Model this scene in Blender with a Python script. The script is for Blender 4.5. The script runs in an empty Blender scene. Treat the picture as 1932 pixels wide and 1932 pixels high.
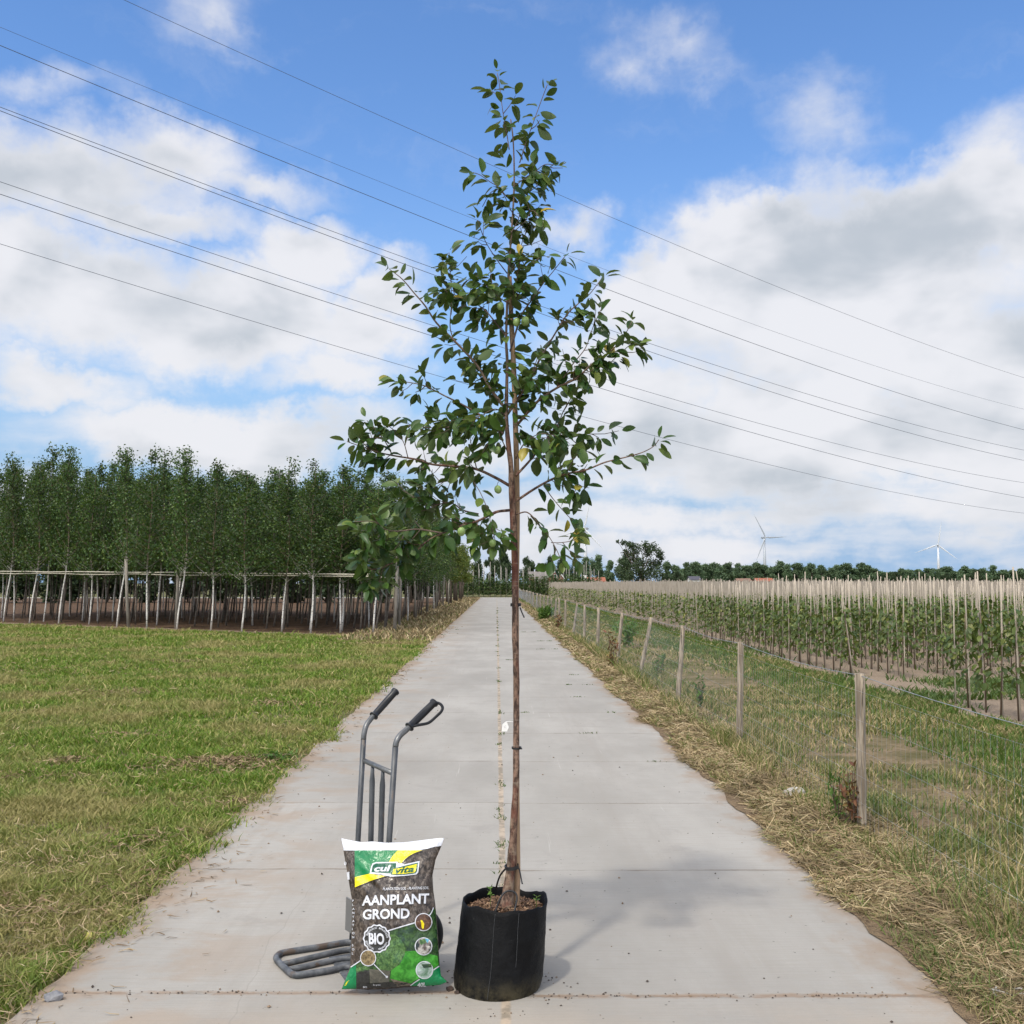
import bpy, bmesh, math, random
import numpy as np
from mathutils import Vector, Matrix, noise

random.seed(7)
rng = np.random.default_rng(11)
R = math.radians
scene = bpy.context.scene
col = scene.collection

# ------------------------------------------------------------------ camera
W = 1932.0                                   # survey units: the photograph measured 1932 wide
H_EYE = 1.6
PITCH, YAW = math.atan(134 / W), math.atan(29 / W)
cam_d = bpy.data.cameras.new('camera')
cam_d.sensor_width = 36
cam_d.lens = 36
cam_d.clip_start = 0.05
cam_d.clip_end = 12000
cam = bpy.data.objects.new('camera', cam_d)
cam.location = (0, 0, H_EYE)
cam.rotation_euler = (R(90) + PITCH, 0, -YAW)
col.objects.link(cam)
scene.camera = cam
RM = cam.rotation_euler.to_matrix()
CP = Vector(cam.location)


def ray(px, py):
    return (RM @ Vector(((px - 966) / W, (966 - py) / W, -1))).normalized()


def at(px, py, Y):
    """the point at world depth Y seen in direction (px, py)"""
    d = ray(px, py)
    return CP + d * (Y / d.y)


def gr(px, py, z=0.0):
    d = ray(px, py)
    return CP + d * ((z - CP.z) / d.z)


# ------------------------------------------------------------------ sun, sky, exposure
SUN_EL, SUN_AZ = R(58), R(30.8)              # shadows run along (sin az, cos az)
sun_dir = Vector((math.sin(SUN_AZ) * math.cos(SUN_EL), math.cos(SUN_AZ) * math.cos(SUN_EL), -math.sin(SUN_EL)))
sun_d = bpy.data.lights.new('sun', 'SUN')
sun_d.energy = 2.0
sun_d.angle = R(3.0)
sun_d.color = (1.0, 0.93, 0.82)
sun = bpy.data.objects.new('sun', sun_d)
sun.rotation_euler = sun_dir.to_track_quat('-Z', 'Y').to_euler()
sun.location = (-20, -30, 60)
col.objects.link(sun)

scene.view_settings.view_transform = 'Standard'
scene.view_settings.look = 'None'
scene.view_settings.gamma = 1
scene.view_settings.use_curve_mapping = False
scene.view_settings.exposure = 0.12
scene.cycles.max_bounces = 6
scene.cycles.transparent_max_bounces = 8
scene.cycles.use_denoising = True

world = bpy.data.worlds.new('World')
scene.world = world
world.use_nodes = True
wt = world.node_tree
wt.nodes.clear()


class G:
    """small node-graph builder"""
    def __init__(self, tree):
        self.t = tree

    def n(self, typ, **kw):
        nd = self.t.nodes.new(typ)
        for k, v in kw.items():
            setattr(nd, k, v)
        return nd

    def put(self, sock, v):
        if isinstance(v, bpy.types.NodeSocket):
            self.t.links.new(v, sock)
        elif v is not None:
            if hasattr(sock.default_value, '__len__') and not hasattr(v, '__len__'):
                v = [v] * len(sock.default_value)
            if hasattr(sock.default_value, '__len__') and len(sock.default_value) == 4 and len(v) == 3:
                v = (*v, 1)
            sock.default_value = v

    def m(self, op, a, b=None, c=None, clamp=False):
        nd = self.n('ShaderNodeMath', operation=op, use_clamp=clamp)
        self.put(nd.inputs[0], a)
        self.put(nd.inputs[1], b)
        if c is not None:
            self.put(nd.inputs[2], c)
        return nd.outputs[0]

    def v(self, op, a, b=None, scale=None):
        nd = self.n('ShaderNodeVectorMath', operation=op)
        self.put(nd.inputs[0], a)
        if b is not None:
            self.put(nd.inputs[1], b)
        if scale is not None:
            self.put(nd.inputs[3], scale)
        return nd.outputs[1] if op in ('LENGTH', 'DOT_PRODUCT', 'DISTANCE') else nd.outputs[0]

    def mix(self, f, a, b, blend='MIX'):
        nd = self.n('ShaderNodeMix', data_type='RGBA', blend_type=blend)
        self.put(nd.inputs[0], f)
        self.put(nd.inputs[6], a)
        self.put(nd.inputs[7], b)
        return nd.outputs[2]

    def noise(self, vec, scale, detail=4, rough=0.55, dist=0.0, color=False):
        nd = self.n('ShaderNodeTexNoise')
        self.put(nd.inputs['Vector'], vec)
        nd.inputs['Scale'].default_value = scale
        nd.inputs['Detail'].default_value = detail
        nd.inputs['Roughness'].default_value = rough
        nd.inputs['Distortion'].default_value = dist
        return nd.outputs[1] if color else nd.outputs[0]

    def step(self, x, lo, hi, a=0.0, b=1.0):
        nd = self.n('ShaderNodeMapRange', interpolation_type='SMOOTHSTEP')
        self.put(nd.inputs[0], x)
        for i, q in enumerate((lo, hi, a, b)):
            self.put(nd.inputs[i + 1], q)
        return nd.outputs[0]

    def xyz(self, vec):
        nd = self.n('ShaderNodeSeparateXYZ')
        self.put(nd.inputs[0], vec)
        return nd.outputs

    def comb(self, x, y, z):
        nd = self.n('ShaderNodeCombineXYZ')
        for i, q in enumerate((x, y, z)):
            self.put(nd.inputs[i], q)
        return nd.outputs[0]


g = G(wt)
SKY_STRENGTH = 0.12
sky = g.n('ShaderNodeTexSky', sky_type='NISHITA')
sky.sun_disc = False
sky.sun_elevation = SUN_EL
sky.sun_rotation = R(180) + SUN_AZ
sky.air_density = 1.0
sky.dust_density = 0.0
sky.ozone_density = 1.6
tc = g.n('ShaderNodeTexCoord')
dirv = tc.outputs['Generated']
sx, sy, sz = g.xyz(dirv)
az = g.m('ARCTAN2', sx, sy)
el = g.m('ARCSINE', sz)
pos = g.comb(az, el, 0.0)
# domain warp makes the cloud edges ragged
w1 = g.v('SUBTRACT', g.noise(pos, 5.0, 6, 0.6, color=True), (0.5, 0.5, 0.5))
w2 = g.v('SUBTRACT', g.noise(pos, 22.0, 6, 0.62, color=True), (0.5, 0.5, 0.5))
warp = g.v('ADD', g.v('SCALE', w1, scale=0.16), g.v('SCALE', w2, scale=0.045))
wp = g.v('ADD', pos, warp)


def azel(px, py):
    d = ray(px, py)
    return math.atan2(d.x, d.y), math.asin(d.z)


CLOUDS = [  # px, py, rx, ry, weight
    (110, 350, 300, 130, 1.0), (330, 290, 190, 95, .88), (470, 350, 190, 60, .62), (250, 425, 260, 65, .85),
    (90, 560, 330, 130, 1.25), (560, 495, 130, 100, 1.2), (400, 620, 330, 110, 1.2), (680, 640, 140, 90, 1.1), (80, 715, 210, 55, .8),
    (430, 820, 400, 70, 1.05), (620, 725, 180, 50, .85), (800, 850, 260, 60, .8), (720, 560, 120, 80, .9),
    (1560, 560, 420, 250, 1.5), (1750, 430, 320, 150, 1.45), (1360, 470, 160, 110, 1.2), (1230, 560, 150, 130, 1.2), (1450, 400, 130, 80, 1.1),
    (1850, 760, 260, 200, 1.4), (1550, 830, 460, 150, 1.25), (1230, 800, 260, 160, 1.05), (1150, 700, 150, 120, .95),
    (420, 40, 130, 80, .36), (1290, 75, 170, 95, .38), (1170, 100, 80, 60, .28), (1570, 200, 130, 110, .32), (1900, 270, 160, 80, .40),
    (1070, 430, 100, 60, .62), (1210, 470, 80, 60, .7), (60, 140, 150, 40, .30),
    (1400, 960, 900, 80, .78), (300, 960, 900, 70, .7), (1000, 1040, 1500, 70, .72),
]
dens = None
for (px, py, rx, ry, wgt) in CLOUDS:
    a0, e0 = azel(px, py)
    q = g.v('MULTIPLY', g.v('SUBTRACT', wp, (a0, e0, 0)), (W / rx / 1.0, W / ry / 1.0, 0))
    b = g.m('MULTIPLY', g.m('SUBTRACT', 1.15, g.v('LENGTH', q)), wgt)
    dens = b if dens is None else g.m('MAXIMUM', dens, b)
# unseen rest of the sky: broken cloud, thickened for a neutral fill light
away = g.step(g.m('ABSOLUTE', az), 0.62, 0.9)
high = g.step(el, 0.62, 0.85)
outside = g.m('MAXIMUM', away, high)
free = g.m('MULTIPLY', g.m('SUBTRACT', g.noise(dirv, 2.2, 7, 0.6), 0.38), 3.4)
dens = g.m('ADD', g.m('MULTIPLY', dens, g.m('SUBTRACT', 1.0, outside)), g.m('MULTIPLY', free, outside))
stretch = g.v('MULTIPLY', pos, (1.0, 2.6, 1.0))
nb = g.noise(g.v('MULTIPLY', wp, (1.0, 1.35, 1.0)), 6.0, 3, 0.5)
bil = g.m('SUBTRACT', 1.0, g.m('ABSOLUTE', g.m('SUBTRACT', g.m('MULTIPLY', nb, 4.0), 2.0)))
fb = g.noise(g.v('MULTIPLY', pos, (1.0, 1.6, 1.0)), 7.5, 8, 0.58, 0.2)
fb2 = g.noise(g.v('MULTIPLY', pos, (1.0, 4.5, 1.0)), 5.0, 7, 0.6, 0.2)
dens = g.m('ADD', dens, g.m('MULTIPLY', g.m('SUBTRACT', fb, 0.5), 1.0))
dens = g.m('ADD', dens, g.m('MULTIPLY', g.m('SUBTRACT', bil, 0.35), 0.22))
dens = g.m('ADD', dens, g.m('MULTIPLY', g.m('SUBTRACT', fb2, 0.5), g.step(el, 0.30, 0.03, 0.0, 1.4)))
alpha = g.m('MULTIPLY', g.step(dens, 0.10, 0.85), 0.95)
veil = g.m('MULTIPLY', g.step(g.noise(g.v('MULTIPLY', wp, (1.0, 3.0, 1.0)), 4.0, 6, 0.6), 0.50, 0.85), 0.22)
alpha = g.m('MAXIMUM', alpha, veil)
# grey undersides: thick parts, and parts whose thickness grows upwards
up = g.noise(g.v('MULTIPLY', g.v('ADD', pos, (0.0, 0.045, 0.0)), (1.0, 1.6, 1.0)), 7.5, 4, 0.5, 0.2)
fbs = g.noise(g.v('MULTIPLY', pos, (1.0, 1.6, 1.0)), 7.5, 4, 0.5, 0.2)
und = g.m('ADD', g.m('MULTIPLY', g.m('SUBTRACT', up, fbs), 2.6), g.m('MULTIPLY', g.m('SUBTRACT', g.noise(g.v('MULTIPLY', pos, (1.0, 2.2, 1.0)), 3.6, 4, 0.5), 0.47), 2.4))
shade = g.m('MULTIPLY', g.step(und, -0.35, 0.75), g.step(dens, 0.25, 1.2))
CL = 1.0 / SKY_STRENGTH
lit = tuple(CL * c for c in (0.80, 0.80, 0.83))
drk = tuple(CL * c for c in (0.50, 0.54, 0.59))
cloud = g.mix(shade, lit, drk)
# brightening added to unseen cloud near the sun, for soft fill light
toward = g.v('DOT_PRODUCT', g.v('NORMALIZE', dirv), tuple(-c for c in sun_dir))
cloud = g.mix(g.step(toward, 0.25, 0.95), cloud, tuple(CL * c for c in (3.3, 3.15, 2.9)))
hs = g.n('ShaderNodeHueSaturation')
hs.inputs['Hue'].default_value = 0.506
hs.inputs['Saturation'].default_value = 1.20
hs.inputs['Value'].default_value = 1.62
g.put(hs.inputs['Color'], sky.outputs[0])
low = g.mix(g.step(el, 0.02, 0.42), tuple(CL * c for c in (0.30, 0.47, 0.70)), hs.outputs[0])
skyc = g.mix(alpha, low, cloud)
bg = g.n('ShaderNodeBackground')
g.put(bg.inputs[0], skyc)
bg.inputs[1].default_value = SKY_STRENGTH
wo = g.n('ShaderNodeOutputWorld')
wt.links.new(bg.outputs[0], wo.inputs[0])
world.cycles.sampling_method = 'MANUAL'
world.cycles.sample_map_resolution = 512


# ------------------------------------------------------------------ materials
def material(name):
    m = bpy.data.materials.new(name)
    m.use_nodes = True
    t = m.node_tree
    b = t.nodes['Principled BSDF']
    return m, G(t), b, t.nodes['Material Output']


def bumpit(gx, b, h, strength, dist=0.01):
    bp = gx.n('ShaderNodeBump')
    bp.inputs['Strength'].default_value = strength
    bp.inputs['Distance'].default_value = dist
    gx.put(bp.inputs['Height'], h)
    gx.put(b.inputs['Normal'], bp.outputs[0])


def mottled(name, c1, c2, scale=8, rough=0.8, bump=0.0, stretch=(1, 1, 1), c3=None, scale3=3, metal=0.0, spec=0.5, lo=.35, hi=.65, lo3=.55, hi3=.7):
    m, gx, b, o = material(name)
    co = gx.n('ShaderNodeTexCoord').outputs['Object']
    p = gx.v('MULTIPLY', co, stretch)
    f = gx.noise(p, scale, 6, 0.62)
    c = gx.mix(gx.step(f, lo, hi), c1, c2)
    if c3:
        c = gx.mix(gx.step(gx.noise(p, scale3, 4, 0.6), lo3, hi3), c, c3)
    gx.put(b.inputs['Base Color'], c)
    b.inputs['Roughness'].default_value = rough
    b.inputs['Metallic'].default_value = metal
    b.inputs['Specular IOR Level'].default_value = spec
    if bump:
        bumpit(gx, b, f, bump)
    return m


def leafy(name, cols, back=None, rough=0.45, trans=0.25, patch=None, objvar=0.0, spec=0.4):
    """cols: list of (position, colour) along a per-leaf random ramp; patch: (scale, colour, lo, hi) by place"""
    m, gx, b, o = material(name)
    geo = gx.n('ShaderNodeNewGeometry')
    rp = gx.n('ShaderNodeValToRGB')
    rp.color_ramp.elements[0].position = cols[0][0]
    rp.color_ramp.elements[0].color = (*cols[0][1], 1)
    rp.color_ramp.elements[1].position = cols[-1][0]
    rp.color_ramp.elements[1].color = (*cols[-1][1], 1)
    for p, c in cols[1:-1]:
        e = rp.color_ramp.elements.new(p)
        e.color = (*c, 1)
    gx.put(rp.inputs[0], geo.outputs['Random Per Island'])
    c = rp.outputs[0]
    if patch:
        sc, pc, lo, hi, amt = patch
        f = gx.m('MULTIPLY', gx.step(gx.noise(geo.outputs['Position'], sc, 5, 0.6), lo, hi), amt)
        c = gx.mix(f, c, pc)
    if objvar:
        oi = gx.n('ShaderNodeObjectInfo')
        h = gx.n('ShaderNodeHueSaturation')
        gx.put(h.inputs['Value'], gx.m('ADD', gx.m('MULTIPLY', oi.outputs['Random'], objvar), 1 - objvar / 2))
        gx.put(h.inputs['Color'], c)
        c = h.outputs[0]
    if back:
        c2 = gx.mix(geo.outputs['Backfacing'], c, back)
    else:
        c2 = c
    gx.put(b.inputs['Base Color'], c2)
    b.inputs['Roughness'].default_value = rough
    b.inputs['Specular IOR Level'].default_value = spec
    tr = gx.n('ShaderNodeBsdfTranslucent')
    gx.put(tr.inputs[0], gx.mix(0.5, c, (0.16, 0.22, 0.02)))
    mx = gx.n('ShaderNodeMixShader')
    mx.inputs[0].default_value = trans
    gx.t.links.new(b.outputs[0], mx.inputs[1])
    gx.t.links.new(tr.outputs[0], mx.inputs[2])
    gx.t.links.new(mx.outputs[0], o.inputs[0])
    return m


def plain(name, c, rough=0.5, metal=0.0, spec=0.5, noise_amt=0.12, scale=30, coat=0.0):
    m, gx, b, o = material(name)
    co = gx.n('ShaderNodeTexCoord').outputs['Object']
    f = gx.noise(co, scale, 5, 0.6)
    c2 = tuple(x * (1 - noise_amt) for x in c)
    c3 = tuple(min(1, x * (1 + noise_amt)) for x in c)
    gx.put(b.inputs['Base Color'], gx.mix(f, c2, c3))
    b.inputs['Roughness'].default_value = rough
    b.inputs['Metallic'].default_value = metal
    b.inputs['Specular IOR Level'].default_value = spec
    b.inputs['Coat Weight'].default_value = coat
    return m


# ------------------------------------------------------------------ mesh helpers
def tag(o, label=None, cat=None, group=None, kind=None):
    if label:
        o['label'] = label
    if cat:
        o['category'] = cat
    if group:
        o['group'] = group
    if kind:
        o['kind'] = kind
    return o


def empty(name, loc, rz=0.0):
    o = bpy.data.objects.new(name, None)
    o.empty_display_size = 0.2
    o.location = loc
    o.rotation_euler = (0, 0, rz)
    col.objects.link(o)
    return o


KIDS = {}


def link(name, me, parent=None, loc=(0, 0, 0)):
    o = bpy.data.objects.new(name, me)
    o.location = loc
    col.objects.link(o)
    if parent is not None:
        o.parent = parent
        KIDS.setdefault(parent.name, []).append(o)
    return o


def copy_tree(o, parent=None):
    c = o.copy()
    col.objects.link(c)
    if parent is not None:
        c.parent = parent
    for ch in KIDS.get(o.name, []):
        copy_tree(ch, c)
    return c


def np_mesh(name, V, F, mats, smooth=False, mi=None):
    V = np.asarray(V, dtype=np.float32)
    F = np.asarray(F, dtype=np.int32)
    k = F.shape[1]
    me = bpy.data.meshes.new(name)
    me.vertices.add(len(V))
    me.vertices.foreach_set('co', V.ravel())
    me.loops.add(F.size)
    me.loops.foreach_set('vertex_index', F.ravel())
    me.polygons.add(len(F))
    me.polygons.foreach_set('loop_start', np.arange(0, F.size, k, dtype=np.int32))
    for m in mats:
        me.materials.append(m)
    if mi is not None:
        me.polygons.foreach_set('material_index', np.asarray(mi, dtype=np.int32))
    me.polygons.foreach_set('use_smooth', np.full(len(F), smooth, dtype=bool))
    me.update(calc_edges=True)
    me.validate()
    return me


class MB:
    def __init__(self):
        self.v, self.f, self.mi, self.sm = [], [], [], []

    def add(self, vs, fs, mi=0, smooth=False):
        o = len(self.v)
        self.v += [Vector(p) for p in vs]
        for f in fs:
            self.f.append([o + i for i in f])
            self.mi.append(mi)
            self.sm.append(smooth)

    def box(self, c, s, mi=0, rot=None, bev=0.0):
        x, y, z = s[0] / 2, s[1] / 2, s[2] / 2
        vs = [Vector((a * x, b * y, d * z)) for d in (-1, 1) for b in (-1, 1) for a in (-1, 1)]
        if rot is not None:
            vs = [rot @ p for p in vs]
        vs = [p + Vector(c) for p in vs]
        self.add(vs, [(0, 2, 3, 1), (4, 5, 7, 6), (0, 1, 5, 4), (2, 6, 7, 3), (0, 4, 6, 2), (1, 3, 7, 5)], mi)

    def tube(self, pts, rad, n=8, mi=0, cap=True, wob=0.0, wseed=0.0):
        pts = [Vector(p) for p in pts]
        if not hasattr(rad, '__len__'):
            rad = [rad] * len(pts)
        ref = None
        vs, fs = [], []
        for i, p in enumerate(pts):
            t = (pts[min(i + 1, len(pts) - 1)] - pts[max(i - 1, 0)]).normalized()
            if ref is None:
                ref = t.orthogonal().normalized()
            else:
                ref = (ref - t * ref.dot(t))
                ref = ref.normalized() if ref.length > 1e-6 else t.orthogonal().normalized()
            bi = t.cross(ref)
            for k in range(n):
                a = 2 * math.pi * k / n
                dv = ref * math.cos(a) + bi * math.sin(a)
                r = rad[i]
                if wob:
                    q = p + dv * r
                    r *= 1 + wob * noise.noise(Vector((q.x * 30 + wseed, q.y * 30, q.z * 18)))
                vs.append(p + dv * r)
        for i in range(len(pts) - 1):
            for k in range(n):
                a, b = i * n + k, i * n + (k + 1) % n
                fs.append((a, b, b + n, a + n))
        self.add(vs, fs, mi, True)
        if cap:
            o = len(self.v) - len(vs)
            self.f.append([o + k for k in reversed(range(n))])
            self.f.append([o + (len(pts) - 1) * n + k for k in range(n)])
            self.mi += [mi, mi]
            self.sm += [False, False]

    def lathe(self, prof, n=32, axis=None, c=(0, 0, 0), mi=0, smooth=True, closed=False):
        """prof: (r, h) pairs; axis: Matrix taking +Z to the axis"""
        vs, fs = [], []
        for (r, h) in prof:
            for k in range(n):
                a = 2 * math.pi * k / n
                p = Vector((r * math.cos(a), r * math.sin(a), h))
                if axis is not None:
                    p = axis @ p
                vs.append(p + Vector(c))
        L = len(prof)
        for i in range(L if closed else L - 1):
            j = (i + 1) % L
            for k in range(n):
                fs.append((i * n + k, i * n + (k + 1) % n, j * n + (k + 1) % n, j * n + k))
        self.add(vs, fs, mi, smooth)

    def build(self, name, mats, parent=None, origin=None):
        """verts are world coordinates; stored relative to the thing's origin"""
        if not isinstance(mats, (list, tuple)):
            mats = [mats]
        if origin is None:
            origin = Vector(parent.location) if parent is not None else Vector((0, 0, 0))
        origin = Vector(origin)
        me = bpy.data.meshes.new(name)
        me.from_pydata([tuple(p - origin) for p in self.v], [], self.f)
        for m in mats:
            me.materials.append(m)
        for p, mi, sm in zip(me.polygons, self.mi, self.sm):
            p.material_index = mi
            p.use_smooth = sm
        me.update()
        bm = bmesh.new()
        bm.from_mesh(me)
        bmesh.ops.recalc_face_normals(bm, faces=bm.faces)
        bm.to_mesh(me)
        bm.free()
        return link(name, me, parent, origin if parent is None else (0, 0, 0))


def smooth_path(pts, k=6):
    """Catmull-Rom through the points"""
    P = [Vector(p) for p in pts]
    P = [P[0] * 2 - P[1]] + P + [P[-1] * 2 - P[-2]]
    out = []
    for i in range(1, len(P) - 2):
        for j in range(k):
            t = j / k
            a, b, c, d = P[i - 1], P[i], P[i + 1], P[i + 2]
            out.append(0.5 * ((2 * b) + (c - a) * t + (2 * a - 5 * b + 4 * c - d) * t * t + (3 * b - a - 3 * c + d) * t ** 3))
    out.append(P[-2])
    return out


def lerp_list(vals, n):
    x = np.linspace(0, len(vals) - 1, n)
    return list(np.interp(x, range(len(vals)), vals))


def basis(d, n):
    """rows of unit vectors: d forward, n roughly normal -> (d, side, n)"""
    d = d / np.linalg.norm(d, axis=1, keepdims=True)
    s = np.cross(n, d)
    l = np.linalg.norm(s, axis=1, keepdims=True)
    s = np.where(l > 1e-5, s / np.maximum(l, 1e-5), np.array([[1.0, 0, 0]]))
    n2 = np.cross(d, s)
    return d, s, n2


# a leaf: folded on its midrib, drooping at the tip
LT = [(0.0, 0.0), (0.16, 0.30), (0.40, 0.5), (0.66, 0.47), (0.87, 0.27), (1.0, 0.0)]


def leaf_mesh(P, D, N, L, Wd, fold=0.25, droop=0.3):
    d, s, n = basis(D, N)
    m = len(P)
    V = []
    idx = []
    fold = np.broadcast_to(np.asarray(fold, dtype=float), (m,))[:, None]
    droop = np.broadcast_to(np.asarray(droop, dtype=float), (m,))[:, None]
    L = np.asarray(L)[:, None]
    Wd = np.asarray(Wd)[:, None]
    cnt = 0
    rows = []
    for (t, w) in LT:
        mid = P + d * L * t - n * (droop * L * t * t)
        if w == 0:
            V.append(mid)
            rows.append((cnt,))
            cnt += 1
        else:
            V.append(mid + s * Wd * w + n * fold * Wd * w)
            V.append(mid)
            V.append(mid - s * Wd * w + n * fold * Wd * w)
            rows.append((cnt, cnt + 1, cnt + 2))
            cnt += 3
    F = []
    for a, b in zip(rows[:-1], rows[1:]):
        if len(a) == 1:
            F += [(a[0], b[1], b[0]), (a[0], b[2], b[1])]
        elif len(b) == 1:
            F += [(a[0], a[1], b[0]), (a[1], a[2], b[0])]
        else:
            F += [(a[0], a[1], b[1]), (a[0], b[1], b[0]), (a[1], a[2], b[2]), (a[1], b[2], b[1])]
    V = np.stack(V, axis=1)                       # m, cnt, 3
    F = np.array(F)
    FF = (F[None, :, :] + (np.arange(m) * cnt)[:, None, None]).reshape(-1, 3)
    return V.reshape(-1, 3), FF


def rhomb_mesh(P, D, N, L, Wd, fold=0.2):
    """small far leaf: two triangles bent on the midrib"""
    d, s, n = basis(D, N)
    L = np.asarray(L)[:, None]
    Wd = np.asarray(Wd)[:, None]
    V = np.stack([P, P + d * L * .45 + s * Wd * .5 + n * Wd * fold, P + d * L, P + d * L * .45 - s * Wd * .5 + n * Wd * fold], axis=1)
    F = np.array([(0, 2, 1), (0, 3, 2)])
    FF = (F[None] + (np.arange(len(P)) * 4)[:, None, None]).reshape(-1, 3)
    return V.reshape(-1, 3), FF


def blades(P, h, w, lean, ang, curl=0.5):
    """grass: 5 verts / 3 tris; lean = horizontal travel of the tip, ang its heading"""
    m = len(P)
    ld = np.stack([np.cos(ang), np.sin(ang), np.zeros(m)], axis=1)
    fa = rng.uniform(0, 2 * np.pi, m)
    sd = np.stack([np.cos(fa), np.sin(fa), np.zeros(m)], axis=1) * (w[:, None] / 2)
    up = np.array([[0, 0, 1.0]])
    mid = P + ld * (lean * 0.35)[:, None] + up * (h * 0.6)[:, None]
    tip = P + ld * lean[:, None] + up * h[:, None]
    V = np.stack([P - sd, P + sd, mid - sd * .75, mid + sd * .75, tip], axis=1)
    F = np.array([(0, 1, 3), (0, 3, 2), (2, 3, 4)])
    FF = (F[None] + (np.arange(m) * 5)[:, None, None]).reshape(-1, 3)
    return V.reshape(-1, 3), FF


def vnoise(x, y, s, seed=0.0):
    return np.array([noise.noise(Vector((a * s + seed, b * s - seed, seed * .7))) for a, b in zip(x, y)])


def fastnoise(x, y, s, seed=0):
    """cheap smooth value noise on numpy arrays, -1..1"""
    r = np.random.default_rng(seed)
    T = r.uniform(-1, 1, (256, 256))
    out = 0
    amp = 1.0
    for k in range(3):
        X, Y = x * s * 2 ** k + 37.3 * k, y * s * 2 ** k + 11.7 * k
        xi, yi = np.floor(X).astype(int), np.floor(Y).astype(int)
        fx, fy = X - xi, Y - yi
        fx, fy = fx * fx * (3 - 2 * fx), fy * fy * (3 - 2 * fy)
        a, b = T[xi % 256, yi % 256], T[(xi + 1) % 256, yi % 256]
        c, d = T[xi % 256, (yi + 1) % 256], T[(xi + 1) % 256, (yi + 1) % 256]
        out = out + amp * ((a * (1 - fx) + b * fx) * (1 - fy) + (c * (1 - fx) + d * fx) * fy)
        amp *= 0.5
    return out / 1.3


def stuff(name, me, label, cat):
    o = link(name, me)
    return tag(o, label, cat, kind='stuff')


def struct(o):
    o['kind'] = 'structure'
    return o


# ================================================================== GROUND
RX = 1.77                                     # half width of the concrete road
ROAD_END = 112.0
JOINT0, JOINT = 4.08, 1.72


def ground_mat():
    m, gx, b, o = material('meadow soil')
    p = gx.n('ShaderNodeNewGeometry').outputs['Position']
    f = gx.noise(p, 0.9, 6, 0.6)
    c = gx.mix(gx.step(f, .38, .62), (0.075, 0.098, 0.028), (0.17, 0.14, 0.075))
    c = gx.mix(gx.step(gx.noise(p, 14, 4, .6), .45, .7), c, (0.05, 0.055, 0.02))
    gx.put(b.inputs['Base Color'], c)
    b.inputs['Roughness'].default_value = 0.95
    b.inputs['Specular IOR Level'].default_value = 0.1
    bumpit(gx, b, gx.noise(p, 30, 5, .6), .6, .03)
    return m


mb = MB()
mb.add([(-3000, -30, 0), (3000, -30, 0), (3000, 5000, 0), (-3000, 5000, 0)], [(0, 1, 2, 3)])
struct(mb.build('ground', ground_mat()))


def sheet(name, L, Rr, z, mat):
    """a strip between two polylines L and Rr (same length)"""
    mb = MB()
    n = len(L)
    mb.add([(x, y, z) for x, y in L] + [(x, y, z) for x, y in Rr], [(i, n + i, n + i + 1, i + 1) for i in range(n - 1)])
    return struct(mb.build(name, mat))


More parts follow.
